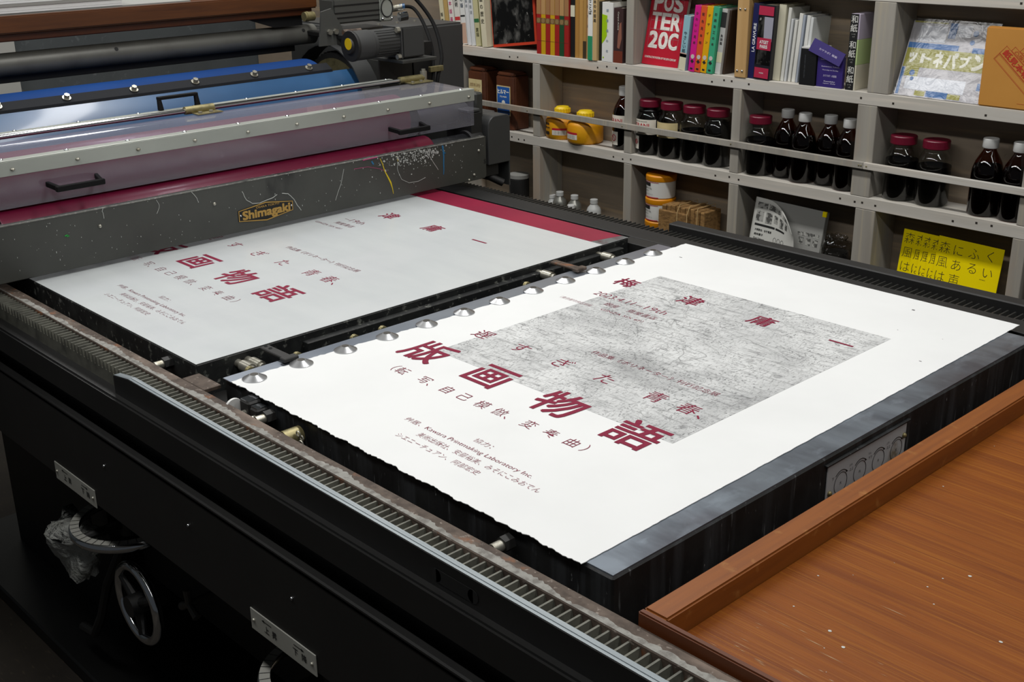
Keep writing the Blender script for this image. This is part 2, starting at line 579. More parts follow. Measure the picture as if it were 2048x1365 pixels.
# near rail: rusty ledge, dried grease, gear rack, steel guide
RX0, RX1 = -2.85, .25
bx('rail', 'rust', P, RX0, RX1, .6765, .698, .745, .84, .001)
g = MB()
n = 700
pts0, pts1 = [], []
for i in range(n + 1):
    x = -2.5 + 2.7 * i / n
    e = .6845 + .0022 * math.sin(x * 23) + .0028 * math.sin(x * 61 + 1) * math.sin(x * 17) + random.uniform(-.0016, .0016) - (.006 if x < -1.9 else 0)
    pts0.append((x, .6772, .8404)); pts1.append((x, max(e, .6785), .8404 + random.uniform(.0002, .0008)))
g.faces(pts0 + pts1, [(i, i + 1, n + 2 + i, n + 1 + i) for i in range(n)])
g.build('grease_crust', 'dried_grease', P)

def rack(mb, x0, x1, y0, y1, zr, zt, p=.01175):
    mb.box(x0, x1, y0, y1, zr - .02, zr)
    for i in range(int((x1 - x0) / p)):
        x = x0 + i * p
        v = []
        for y in (y0, y1):
            v += [(x + .16 * p, y, zr), (x + .84 * p, y, zr), (x + .60 * p, y, zt), (x + .40 * p, y, zt)]
        mb.faces(v, [(0, 1, 2, 3), (4, 7, 6, 5), (0, 3, 7, 4), (1, 5, 6, 2), (3, 2, 6, 7)])
    return mb
rack(MB(), -2.85, .2, .6535, .6763, .8255, .8372).build('gear_rack', 'tooth_steel', P, smooth=False)
# steel guide strip with its bevelled start
gs = MB()
prof = [(-1.500, .790), (-1.500, .8335), (-1.452, .8405), (.25, .8405), (.25, .790)]
gs.slab([(x, .6425, z) for x, z in prof], (0, .0108, 0))
gd = gs.build('guide_strip', 'press_black', P, .0008)
gt = MB()
gt.quad((-1.452, .6428, .8411), (.25, .6428, .8411), (.25, .6530, .8411), (-1.452, .6530, .8411))
gt.quad((-1.498, .6428, .8344), (-1.452, .6428, .8411), (-1.452, .6530, .8411), (-1.498, .6530, .8344))
gt.build('worn_face', 'guide_steel', gd)
MB().box(-1.452, .25, .6466, .6486, .8411, .8419).build('scored_line', 'guide_steel', gd)
bx('rail_web', 'press_black', P, RX0, RX1, .6535, .6765, .70, .8055)
bx('upper_beam', 'press_black', P, RX0, RX1, .632, .6765, .762, .8065, .003, 2)
sl = MB()
sl.cyl((-.80, .6422, .821), (-.80, .6418, .821), .0075)
sl.box(-.80, -.745, .6418, .6422, .8135, .8285)
sl.cyl((-.745, .6422, .821), (-.745, .6418, .821), .0075)
sl.build('slot', 'gap_black', P)
bx('recessed_web', 'gap_black', P, RX0, RX1, .66, .69, .60, .765)
bx('lower_beam', 'press_black', P, RX0, RX1, .630, .668, .595, .728, .004, 2)
bx('lower_lip', 'press_black', P, RX0, RX1, .6275, .64, .7285, .735, .002)
for x in (-1.545, -1.30, -1.057, -.80):
    MB().sphere((x, .6295, .681), .0022).build('screw', 'chrome', P)
bx('cover_tab', 'housing_grey', P, -.735, -.700, .6245, .630, .705, .720, .001)
bx('cover_tab', 'housing_grey', P, -.735, -.700, .6245, .630, .682, .692, .001)

# nameplates for raising and lowering the bed
def lift_plate(x0, x1):
    zc = .6080
    pl = bx('instruction_plate', 'label_metal', P, x0, x1, .6282, .6299, zc - .0155, zc + .0155, .0008)
    L = x1 - x0
    t = MB()
    y = .6278
    t.chars([('上', x0 + .26 * L, zc - .001), ('昇', x0 + .38 * L, zc - .001), ('下', x0 + .70 * L, zc - .001), ('降', x0 + .83 * L, zc - .001)],
            lambda a, b: (a, y, b), .0105, .012)
    for c, d in ((.27, -1), (.75, 1)):
        xa = x0 + c * L
        t.quad((xa - .010, y, zc + .0082), (xa + .010, y, zc + .0082), (xa + .010, y, zc + .0092), (xa - .010, y, zc + .0092))
        xe = xa + d * .012
        t.quad((xe, y, zc + .0087), (xe - d * .006, y, zc + .0066), (xe - d * .006, y, zc + .0108))
    t.build('lettering', 'ink_black', pl)
    for xs in (x0 + .008, x1 - .008):
        MB().sphere((xs, .6278, zc), .0024).build('screw', 'steel_bolt', pl)
lift_plate(-1.735, -1.592)
lift_plate(-1.157, -1.014)

# handwheels
def wheel(c, R, axis, spoke=True):
    ring = []
    for i in range(48):
        t = 2 * PI * i / 48
        a, b = R * math.cos(t), R * math.sin(t)
        ring.append((c[0] + a, c[1] + b, c[2]) if axis == 'Z' else (c[0] + a, c[1], c[2] + b))
    w = MB().tube(ring, .0085, 12, True).build('handwheel', 'chrome', P)
    if axis == 'Z':
        sc = MB()
        sc.lathe([(R - .009, .0082), (R + .005, .0086)], c, 48, 'Z', caps=False)
        sc.build('graduated_ring', 'label_metal', w)
        tk = MB()
        for i in range(40):
            t = 2 * PI * i / 40
            d = Vector((math.cos(t), math.sin(t), 0)); e = Vector((-math.sin(t), math.cos(t), 0)) * .0005
            q = Vector(c) + Vector((0, 0, .0090))
            tk.quad(q + d * (R - .009) - e, q + d * (R + .005) - e, q + d * (R + .005) + e, q + d * (R - .009) + e)
        tk.build('graduation_marks', 'ink_black', w)
    sp = MB()
    for k in range(3):
        t = 2 * PI * k / 3 + .5
        d = (R * math.cos(t), R * math.sin(t))
        e = (c[0] + d[0], c[1] + d[1], c[2]) if axis == 'Z' else (c[0] + d[0], c[1], c[2] + d[1])
        sp.cyl(c, e, .010, .006, 10)
    h = Vector((0, 0, .018)) if axis == 'Z' else Vector((0, .018, 0))
    sp.cyl(Vector(c) - h, Vector(c) + h * 2.2, .018, None, 20)
    sp.build('spokes', 'press_black', w)
    return w
wheel((-1.685, .714, .500), .086, 'Z')
wheel((-1.120, .714, .500), .086, 'Z')
wheel((-1.612, .680, .394), .064, 'Y')
kn = MB()
for a in (90, 210, 330):
    t = math.radians(a)
    kn.cyl((-1.455, .69, .460), (-1.455 + .026 * math.cos(t), .69, .460 + .026 * math.sin(t)), .005, .007, 10)
kn.cyl((-1.455, .69, .46), (-1.455, .80, .46), .006, None, 10)
kn.build('wing_knob', 'bolt_dark', P)
MB().tube([(-1.86, .77, .36), (-1.895, .745, .27), (-1.93, .74, .19), (-1.99, .745, .12), (-2.06, .75, .10)], .009).build('hose', 'matte_black', P)
# legs and plinth under the beds
bx('pedestal', 'press_black', P, -2.62, -2.10, .84, 1.62, .03, .52, .006)
bx('pedestal', 'press_black', P, -.95, -.25, .76, 1.62, .03, .52, .006)
bx('base_plinth', 'press_black', P, -2.75, .15, .72, 1.66, 0, .035, .004)
bx('gear_case', 'press_black', P, -2.08, -1.25, .90, 1.58, .15, .52, .006)

# far rail
bx('rail', 'matte_black', P, RX0, RX1, 1.664, 1.718, .745, .84, .001)
rack(MB(), -2.85, .2, 1.7185, 1.752, .8255, .8385).build('gear_rack', 'dark_tooth', P, smooth=False)
bx('rail_guard', 'matte_black', P, -1.425, RX1, 1.757, 1.786, .72, .850, .002)
bx('lower_beam', 'press_black', P, RX0, RX1, 1.70, 1.74, .56, .745, .004)

# gripper bar and cone discs along the paper bed
gb = bx('gripper_bar', 'alu_bright', P, -1.3440, -1.300, .726, 1.630, .8490, .85035, .0004)
for i in range(12):
    y = .754 + i * .0746
    d = MB().lathe([(.0166, 0), (.0166, .0008), (.0064, .0062), (.0056, .0062)], (-1.3095, y, .8513), 72).build('gripper_disc', 'steel_disc', P, angle=20)
    MB().lathe([(.0055, 0), (.0055, .0004)], (-1.3095, y, .8572), 24).build('bolt_recess', 'bolt_dark', d)
for i, y in enumerate((.771, .848, .948, 1.0, 1.30)):
    MB().cyl((-1.352, y, .845), (-1.346, y, .845), .0075, None, 14).build('bar_nut', 'brass', P)
for y in (.790, .806, 1.389, 1.543):
    c = MB().cyl((-1.4139, y, .834), (-1.372, y, .834), .0062, None, 16)
    c.cyl((-1.400, y, .834), (-1.378, y, .834), .0085, None, 16)
    c.build('stop_pin', 'steel_bolt', P)
for y, m in ((.822, 'matte_black'), (1.405, 'rust')):
    a = MB().box(-1.392, -1.328, y - .0075, y + .0075, .8530, .8575)
    a.box(-1.335, -1.322, y - .012, y + .012, .8530, .8590)
    la = a.build('latch_arm', m, P, .0012)
    for dx in (-1.388, -1.376):
        MB().cyl((dx, y, .8574), (dx, y, .8584), .0028, None, 12).build('pin', 'chrome', la)
# adjusting bolts between rail and bed
for x in (-1.487, -1.222, -.780, -2.05):
    c = MB().cyl((x, .699, .834), (x, .712, .834), .0062, None, 16).build('adjusting_bolt', 'steel_bolt', P)
    MB().cyl((x, .712, .834), (x, .7248, .834), .0092, None, 6).build('hex_nut', 'matte_black', c)
# clamp by the paper corner
cl = MB()
cl.box(-1.275, -1.252, .7085, .7285, .815, .846).box(-1.250, -1.233, .708, .7265, .812, .842)
c = cl.build('corner_clamp', 'matte_black', P, .002)
t = MB()
t.box(-1.273, -1.256, .710, .727, .8462, .8475).box(-1.249, -1.235, .710, .725, .8422, .8435)
t.build('polished_face', 'chrome', c)
for x in (-1.262, -1.238):
    MB().cyl((x, .7088, .830), (x, .7035, .830), .0046, None, 14).build('pin', 'steel_bolt', c)
MB().lathe([(.013, -.002), (.013, .002)], (-1.283, .705, .832), 28, 'X').build('white_roller', 'white_cap', P)
cn = MB()
for i in range(6):
    cn.tube([(-1.145 + .0035 * i + .004 * math.cos(2 * PI * k / 10), .712 + .002 * math.sin(i * 2), .838 - .005 * i + .0032 * math.sin(2 * PI * k / 10)) for k in range(10)], .0011, 6, True)
cn.build('chain', 'steel_bolt', P)
MB().cyl((-1.160, .699, .829), (-1.160, .724, .829), .011, None, 16).build('chain_boss', 'brass', P)

# engraved control plate on the end face of the paper bed
cp = bx('control_plate', 'dial_plate', P, -.6428, -.6408, 1.093, 1.268, .779, .8375, .0006)
t = MB()
fx = -.6405
for i in range(4):
    yc, zc = 1.122 + i * .0415, .8065
    ring = [(fx, yc + .0135 * math.cos(2 * PI * k / 40), zc + .0135 * math.sin(2 * PI * k / 40)) for k in range(40)]
    t.tube(ring, .00030, 4, True)
    t.tube([(fx, yc + .0165 * math.cos(math.radians(a)), zc + .0165 * math.sin(math.radians(a))) for a in range(135, 44, -10)], .0004, 4)
    t.quad((fx, yc + .0145, zc + .0102), (fx, yc + .0100, zc + .0138), (fx, yc + .0098, zc + .0102))
    t.text('内' if i == 1 else '大', faceyz(fx, yc, zc), h=.0042)
    t.text('上' if i % 2 == 0 else '下', faceyz(fx, yc + .0195, zc + .0105), h=.0040)
    t.text('下' if i % 2 == 0 else '上', faceyz(fx, yc - .0175, zc + .0105), h=.0040)
    t.text('上ル' if i % 2 == 0 else '下ル', faceyz(fx, yc + .020, zc + .0165), h=.0030)
t.build('lettering', 'ink_black', cp)
for y, z in ((1.0985, .801), (1.262, .821)):
    MB().sphere((-.6400, y, z), .0034).build('screw', 'brass', cp)
bx('plate_ledge', 'drip_iron', P, -.6429, -.6385, 1.088, 1.273, .8376, .8402, .0006)

# ------------------------------------------------------------------ the travelling carriage
car = thing('press_carriage', 'grey travelling ink carriage with clear hood, red ink rollers and motor', 'press carriage', (-2.2, 1.2, .84))
Cc = car
fp = MB()
pan = [(.50, .858), (1.752, .858), (1.757, .863), (1.757, .951), (1.752, .953), (.50, .956)]
fp.slab([(-1.950, y, z) for y, z in pan], (-.010, 0, 0))
fpo = fp.build('front_panel', 'panel_grey', Cc, .0012)
# dried residue along the upper edge, splashes and scratches
e = MB()
for i in range(180):
    y = .56 + i * (1.19 / 180)
    d = random.uniform(.0002, .0012)
    e.box(-1.9605, -1.9492, y, y + .0067, .9535 - (y - .5) * .0024, .9548 - (y - .5) * .0024 + d)
e.build('edge_residue', 'panel_edge', fpo)
def splash(mat, pts, r):
    MB().tube([(-1.9496, y, z) for y, z in pts], r, 6).build('paint_run', mat, fpo)
splash('splash_yellow', [(1.462, .947), (1.468, .934), (1.472, .920), (1.480, .905), (1.486, .893), (1.490, .880), (1.492, .868)], [.0006, .0008, .0009, .0016, .0018, .0009, .0005])
splash('splash_yellow', [(1.506, .946), (1.508, .934)], .0005)
splash('splash_blue', [(1.630, .949), (1.632, .938), (1.633, .925), (1.632, .910), (1.632, .897), (1.631, .886)], [.0022, .0020, .0015, .0014, .0011, .0008])
splash('splash_blue', [(1.633, .936), (1.637, .931)], .0012)
splash('splash_blue', [(1.440, .945), (1.444, .938)], .0018)
splash('splash_pink', [(1.418, .9505), (1.430, .9510), (1.442, .9512), (1.455, .9514)], .0013)
splash('splash_pink', [(1.395, .936), (1.43, .935), (1.46, .926), (1.478, .917)], .0004)
splash('splash_green', [(.786, .9175), (.790, .9190), (.794, .9168), (.789, .9160)], .0010)
def scratch(pts, r=.0005):
    q = []
    for i in range(len(pts) - 1):
        for k in range(4):
            f = k / 4
            q.append((pts[i][0] + (pts[i + 1][0] - pts[i][0]) * f + random.uniform(-.0006, .0006), pts[i][1] + (pts[i + 1][1] - pts[i][1]) * f))
    splash('splash_white', q + [pts[-1]], r)
scratch([(1.135, .935), (1.142, .917), (1.155, .908), (1.170, .906), (1.186, .909), (1.200, .911), (1.21, .916)], .0006)
scratch([(1.222, .916), (1.235, .913), (1.246, .902), (1.252, .890), (1.262, .875)], .0007)
scratch([(1.51, .945), (1.505, .92), (1.515, .895), (1.535, .884), (1.56, .883), (1.58, .888)], .0004)
scratch([(1.585, .945), (1.598, .925), (1.616, .899)], .0006)
scratch([(.86, .955), (.858, .948), (.859, .935)], .0005)
scratch([(1.03, .953), (1.04, .938), (1.042, .930)], .0005)
scratch([(1.37, .94), (1.36, .91), (1.345, .88)], .0004)
scratch([(.96, .950), (.965, .938), (.958, .925)], .0004)
sp = MB()
for i in range(230):
    y = random.gauss(1.545, .045); z = .9485 - abs(random.gauss(0, .016))
    if .862 < z < .951 and 1.3 < y < 1.7:
        r = random.choice((.0005, .0007, .0010, .0016))
        sp.box(-1.9502, -1.9490, y, y + r * random.uniform(1, 2), z, z + r * random.uniform(1, 3))
for i in range(160):
    y = random.uniform(.6, 1.75); z = random.uniform(.862, .95)
    r = random.choice((.0004, .0006, .0008))
    sp.box(-1.9501, -1.9492, y, y + r, z, z + r * random.uniform(1, 4))
for i in range(26):
    y = random.gauss(1.595, .014); z = .940 - abs(random.gauss(0, .006))
    sp.box(-1.9502, -1.9490, y, y + .005 * random.random(), z, z + .006 * random.random())
sp.build('paint_specks', 'splash_white', fpo, smooth=False)
for y, z in ((1.074, .922), (.850, .923), (1.704, .8615), (1.719, .871), (1.734, .923)):
    MB().sphere((-1.9495, y, z), .0034, 14).build('screw', 'steel_bolt', fpo)
MB().text('S', faceyz(-1.9494, 1.752, .8965), h=.010, bold=.02).build('lettering', 'ink_black', fpo)
# maker's plate
yc, zc = 1.1825, .8885
outer = [(-.0615, -.0105), (0, -.0190), (.0610, -.0090), (.0615, .0095), (0, .0185), (-.0610, .0105)]
bd = MB().slab([(-1.9500, yc + a, zc + b) for a, b in outer], (.0012, 0, 0)).build('maker_badge', 'gap_black', fpo)
t = MB()
fx = -1.9485
inner = [(a * .965, b * .86) for a, b in outer]
mid = [(a * .99, b * .98) for a, b in outer]
for i in range(6):
    j = (i + 1) % 6
    t.quad(*[(fx, yc + q[0], zc + q[1]) for q in (mid[i], mid[j], inner[j], inner[i])])
t.text('Shimagaki', faceyz(fx, yc + .001, zc - .0030), w=.107, h=.0225, bold=.035)
t.text('OSAKA TOKYO', faceyz(fx, yc + .004, zc + .0105), w=.052, h=.0042, bold=.01)
t.build('lettering', 'gold_print', bd)
for a in (-.0565, .0570):
    MB().sphere((-1.9484, yc + a, zc + .001), .0022).build('screw', 'chrome', bd)

# ink rollers, blanket cylinder
def roller(name, mat, x, z, r, y0, y1):
    return MB().lathe([(r * .96, y0), (r, y0 + .003), (r, y1 - .003), (r * .96, y1)], (x, 0, z), 48, 'Y').build(name, mat, Cc)
roller('form_roller', 'ink_red', -2.018, .925, .036, .70, 1.640)
roller('form_roller', 'black_rubber', -2.018, .925, .0362, .58, .6995)
roller('roller_shaft', 'speck_iron', -2.018, .925, .024, 1.6405, 1.752)
roller('shaft_gear', 'matte_black', -2.018, .925, .031, 1.7525, 1.79)
roller('distributor_roller', 'ink_red', -2.066, .9980, .0520, .58, 1.600)
roller('shaft_collar', 'matte_black', -2.060, .990, .040, 1.6005, 1.63)
roller('roller_shaft', 'housing_grey', -2.060, .990, .022, 1.6305, 1.79)
roller('ink_drum', 'ink_plum', -2.19, .965, .060, .58, 1.62)
bc = roller('blanket_cylinder', 'blue_blanket', -2.372, .977, .125, .40, 1.585)
# lower, paler blanket sector and clamp bar along it
q = MB()
vs = []
for k in range(9):
    a = math.radians(36 + k * 9)
    for y in (.40, 1.655):
        vs.append((-2.372 + .1262 * math.sin(a), y, .977 + .1262 * math.cos(a)))
q.faces(vs, [(2 * k, 2 * k + 1, 2 * k + 3, 2 * k + 2) for k in range(8)])
q.build('blanket_sheet', 'blue_cover', bc)
cb = MB()
vs = []
for a, r in ((22, .1255), (24, .1300), (35, .1300), (37, .1262)):
    a = math.radians(a)
    for y in (.40, 1.60):
        vs.append((-2.372 + r * math.sin(a), y, .977 + r * math.cos(a)))
cb.faces(vs, [(2 * k, 2 * k + 1, 2 * k + 3, 2 * k + 2) for k in range(3)] + [(0, 2, 4, 6), (7, 5, 3, 1)])
cbo = cb.build('clamp_bar', 'clamp_grey', bc)
for y in (.70, .84, .975, 1.117, 1.256, 1.400, 1.543):
    a = math.radians(29.5)
    d = Vector((math.sin(a), 0, math.cos(a)))
    p = Vector((-2.372, y, .977)) + d * .1302
    m = MB().cyl(p, p + d * .002, .0085, None, 18)
    m.cyl(p + d * .002, p + d * .009, .0055, None, 6)
    m.build('bolt', 'steel_bolt', cbo)
MB().lathe([(.119, 1.6552), (.119, 1.6575)], (-2.372, 0, .977), 48, 'Y').build('bearer_ring', 'brass', bc)
gw = MB().lathe([(.120, 1.658), (.132, 1.659), (.132, 1.682), (.120, 1.683)], (-2.372, 0, .977), 64, 'Y')
for i in range(60):
    t = 2 * PI * i / 60
    c, s_ = math.cos(t), math.sin(t)
    gw.cyl((-2.372 + .132 * c, 1.660, .977 + .132 * s_), (-2.372 + .132 * c, 1.681, .977 + .132 * s_), .003, None, 6)
gw.build('drive_gear', 'matte_black', Cc)
ag = MB()
vs = []
for k in range(13):
    a = math.radians(-75 + k * 12)
    for r, y in ((.150, 1.640), (.150, 1.690), (.153, 1.690), (.153, 1.640)):
        vs.append((-2.380 + r * math.sin(a), y, .977 + r * math.cos(a)))
ag.faces(vs, [(4 * k + i, 4 * k + (i + 1) % 4, 4 * k + 4 + (i + 1) % 4, 4 * k + 4 + i) for k in range(12) for i in range(4)])
ag.build('gear_guard', 'housing_grey', Cc)

# clear hood
hood = bx('hood_front', 'acrylic', Cc, -1.9812, -1.9788, .55, 1.7485, .974, 1.046)
MB().slab([(-1.980, .55, 1.0500), (-2.128, .55, 1.0545), (-2.128, .55, 1.0565), (-1.980, .55, 1.0520)], (0, 1.198, 0)).build('hood_top', 'acrylic', Cc)
an = MB()
an.box(-1.9786, -1.9770, .55, 1.750, 1.028, 1.0525)
an.box(-1.9995, -1.9770, .55, 1.750, 1.0525, 1.0540)
ao = an.build('hood_edge_strip', 'alu', Cc, .0006)
for i in range(10):
    y = .727 + i * .1120 - (.002 if i > 4 else 0)
    MB().sphere((-1.9768, y, 1.0385), .0042, 14, .7).build('dome_screw', 'steel_bolt', ao)
    MB().sphere((-1.990, y - .012, 1.0543), .0040, 14, .6).build('dome_screw', 'chrome', ao)
def handle(y0, y1, x, z, d, mat='black_rubber'):
    m = MB()
    m.slab([(x, y0, z - .004), (x, y0, z + .005), (x + d[0], y0 + .006, z + d[1] + .005), (x + d[0], y0 + .006, z + d[1] - .004)], (0, .007, 0))
    m.slab([(x, y1, z - .004), (x, y1, z + .005), (x + d[0], y1 - .006, z + d[1] + .005), (x + d[0], y1 - .006, z + d[1] - .004)], (0, -.007, 0))
    m.box(x + d[0] - .004, x + d[0] + .004, y0 + .004, y1 - .004, z + d[1] - .0045, z + d[1] + .005)
    return m
handle(.778, .872, -1.9786, 1.004, (.032, -.004)).build('hood_handle', 'black_rubber', hood, .001)
handle(1.508, 1.598, -1.9786, .9975, (.032, -.004)).build('hood_handle', 'black_rubber', hood, .001)
m = MB()
m.box(-2.172, -2.156, .45, 1.665, 1.0645, 1.0665)
cho = m.build('hinge_channel', 'alu', Cc, .0005)
for i in range(9):
    MB().sphere((-2.164, .69 + i * .12, 1.0672), .0036, 12, .6).build('dome_screw', 'chrome', cho)
m = MB()
for y in (1.100, 1.180):
    m.slab([(-2.172, y - .005, 1.0670), (-2.172, y + .005, 1.0670), (-2.176, y + .003, 1.090), (-2.176, y - .003, 1.090)], (.009, 0, 0))
m.box(-2.177, -2.166, 1.097, 1.183, 1.0865, 1.0925)
m.build('handle', 'black_rubber', cho, .001)
MB().cyl((-2.143, .45, 1.0635), (-2.143, 1.685, 1.0635), .0048, None, 20).build('hinge_rod', 'chrome', Cc)
for y0, y1 in ((1.137, 1.200), (1.672, 1.742)):
    h = MB().cyl((-2.143, y0, 1.0640), (-2.143, y1, 1.0640), .0078, None, 20)
    h.box(-2.140, -2.112, y0 + .012, y1 + .004, 1.0572, 1.0592)
    ho = h.build('hinge', 'brass', Cc)
    for dy in (.022, .046):
        MB().cyl((-2.122, y0 + dy, 1.0592), (-2.122, y0 + dy, 1.0625), .0042, None, 6).build('bolt', 'steel_bolt', ho)
MB().cyl((-2.143, 1.7425, 1.048), (-2.143, 1.7425, 1.078), .008, None, 14).cyl((-2.143, 1.7425, 1.078), (-2.143, 1.7425, 1.083), .005, None, 6).build('hinge_post', 'steel_bolt', Cc)

# carriage side frames and covers
bx('side_frame', 'press_grey', Cc, -2.75, -1.965, .46, .545, .80, 1.10, .006)
bx('side_frame', 'press_grey', Cc, -2.70, -2.02, 1.7915, 1.815, .856, 1.035, .004)
sc = MB()
R = .022
out = [(1.799, .8735), (1.867, .8735), (1.867, .972)]
out += [(1.867 - .012 + .012 * math.cos(math.radians(a)), .972 + .012 * math.sin(math.radians(a))) for a in (30, 60, 90)]
out += [(1.799 + R + R * math.cos(math.radians(a)), .984 - R + R * math.sin(math.radians(a))) for a in (90, 112, 135, 157, 180)]
sc.slab([(-1.988, y, z) for y, z in out], (-.05, 0, 0))
sc.box(-2.24, -2.0385, 1.8155, 1.867, .8735, .984)
sc.build('side_cover', 'housing_grey', Cc, .0015)
bx('cover_skirt', 'housing_grey', Cc, -2.24, -1.990, 1.8635, 1.867, .817, .8732)
bx('cover_shelf', 'housing_grey', Cc, -2.10, -2.005, 1.755, 1.7910, .995, 1.003, .002)
bx('cover_step', 'matte_black', Cc, -2.085, -2.00, 1.7582, 1.7910, .900, .9945)
m = MB().cyl((-2.03, 1.80, .855), (-1.99, 1.845, .825), .009, None, 14)
m.box(-2.10, -2.0, 1.795, 1.84, .845, .8725)
m.build('roller_bracket', 'matte_black', Cc, .001)

# motor with its gear box
mo = MB()
mo.lathe([(.0315, 1.585), (.0325, 1.590), (.0325, 1.632), (.031, 1.634), (.031, 1.705)], (-2.20, 0, 1.143), 40, 'Y')
moo = mo.build('motor', 'housing_grey', Cc)
m = MB().lathe([(.033, 1.583), (.034, 1.586), (.0335, 1.590)], (-2.20, 0, 1.143), 40, 'Y').lathe([(.016, 1.577), (.018, 1.584)], (-2.20, 0, 1.143), 30, 'Y')
m.build('end_cap', 'matte_black', moo)
MB().lathe([(.0128, 1.5764), (.0128, 1.5768)], (-2.197, 0, 1.149), 26, 'Y').build('warning_sticker', 'yellow_plastic', moo)
fn = MB()
for k in range(28):
    a = 2 * PI * k / 28
    if abs(math.sin(a)) < .93:
        fn.box(-2.20 + .0300 * math.cos(a) - .0008, -2.20 + .0318 * math.cos(a) + .0008, 1.642, 1.700, 1.143 + .0312 * math.sin(a) - .0007, 1.143 + .0312 * math.sin(a) + .0007)
fn.build('cooling_fins', 'housing_grey', moo)
bx('gear_box', 'housing_grey', moo, -2.233, -2.167, 1.7055, 1.770, 1.108, 1.176, .003, 2)
bx('flange', 'housing_grey', moo, -2.2345, -2.1655, 1.7015, 1.7053, 1.1065, 1.1775, .001)
for dz in (-.030, .029):
    MB().cyl((-2.172, 1.692, 1.142 + dz), (-2.172, 1.7013, 1.142 + dz), .0065, None, 6).build('bolt', 'steel_bolt', moo)
bx('motor_bracket', 'press_grey', Cc, -2.30, -2.24, 1.69, 1.79, .86, 1.10, .002)
bx('motor_base', 'press_grey', Cc, -2.34, -2.15, 1.6905, 1.7905, 1.098, 1.1055, .001)
bx('gear_shroud', 'press_grey', Cc, -2.345, -2.335, 1.691, 1.80, .86, 1.090, .001)
bx('gap_shade_block', 'gap_black', Cc, -2.42, -2.24, 1.7925, 1.852, .95, 1.128)  # black block standing in for the shade in the gap beside the motor
# tall grey cover
tc = bx('tall_cover', 'housing_grey', Cc, -2.86, -2.44, 1.856, 2.128, .80, 1.139, .006, 3)
bx('cover_flange', 'housing_grey', tc, -2.438, -2.430, 1.8565, 1.875, .84, 1.125, .001)
for y in (1.93, 1.99, 2.05):
    MB().cyl((-2.55, y, 1.139), (-2.55, y, 1.143), .004, None, 8).build('bolt', 'steel_bolt', tc)
# tube, bars
tb = MB().cyl((-2.50, .30, 1.1415), (-2.50, 1.690, 1.1415), .0235, None, 36).build('guide_tube', 'tube_black', Cc)
for y in (.62, 1.172, 1.651):
    d = Vector((.86, 0, .50))
    p = Vector((-2.50, y, 1.1415)) + d * .0233
    MB().cyl(p, p + d * .0006, .0045, None, 16).build('drilled_hole', 'gap_black', tb)
MB().cyl((-2.50, 1.6905, 1.1465), (-2.50, 1.74, 1.1465), .010, None, 16).build('tube_journal', 'matte_black', tb)
bx('cross_bar', 'gap_black', Cc, -2.535, -2.505, .461, 1.64, 1.104, 1.122, .001)
bx('side_frame', 'press_grey', Cc, -2.62, -2.46, .30, .46, .84, 1.188, .006)
m = MB().slab([(-2.358, 1.622, 1.205), (-2.358, 1.651, 1.211), (-2.358, 1.690, 1.146), (-2.358, 1.686, 1.128), (-2.358, 1.612, 1.128)], (-.005, 0, 0))
br = m.build('tray_bracket', 'bracket_grey', Cc)
m = MB().slab([(-2.478, 1.50, 1.189), (-2.478, 1.648, 1.189), (-2.478, 1.648, 1.166), (-2.478, 1.57, 1.166)], (-.004, 0, 0))
m.build('tray_bracket', 'gap_black', Cc)
for y in (1.640, 1.657):
    MB().cyl((-2.3579, y, 1.1585), (-2.351, y, 1.1585), .0068, None, 6).build('bolt', 'steel_bolt', br)
MB().cyl((-2.375, 1.585, 1.196), (-2.375, 1.611, 1.196), .0105, None, 18).cyl((-2.375, 1.590, 1.196), (-2.375, 1.5955, 1.196), .0115, None, 18).build('knurled_knob', 'brass', Cc)
# pneumatic cylinder
ac = bx('air_cylinder', 'bracket_grey', Cc, -2.43, -2.37, 1.665, 1.800, 1.172, 1.230, .004, 2)
m = MB()
for z in (1.186, 1.197, 1.214):
    m.box(-2.371, -2.3694, 1.666, 1.799, z - .0018, z + .0018)
m.build('groove', 'gap_black', ac)
ec = bx('end_block', 'alu', ac, -2.432, -2.368, 1.8005, 1.840, 1.168, 1.232, .004, 2)
MB().tube([(-2.3675, 1.820 + .017 * math.cos(k * PI / 16), 1.200 + .021 * math.sin(k * PI / 16)) for k in range(32)], .0016, 6, True).build('port_ring', 'matte_black', ec)
for z in (1.175, 1.225):
    for y in (1.806, 1.834):
        MB().sphere((-2.368, y, z), .0035).build('screw', 'chrome', ec)
MB().cyl((-2.38, 1.8405, 1.195), (-2.36, 1.862, 1.200), .008, None, 14).build('air_fitting', 'steel_bolt', ac)
MB().cyl((-2.36, 1.850, 1.177), (-2.355, 1.870, 1.179), .011, None, 16).build('flow_knob', 'chrome', ac)
bx('cylinder_base', 'matte_black', Cc, -2.50, -2.33, 1.66, 1.852, 1.140, 1.152, .002)
MB().cyl((-2.33, 1.66, 1.158), (-2.33, 1.71, 1.158), .006, None, 14).build('piston_rod', 'rust', Cc)
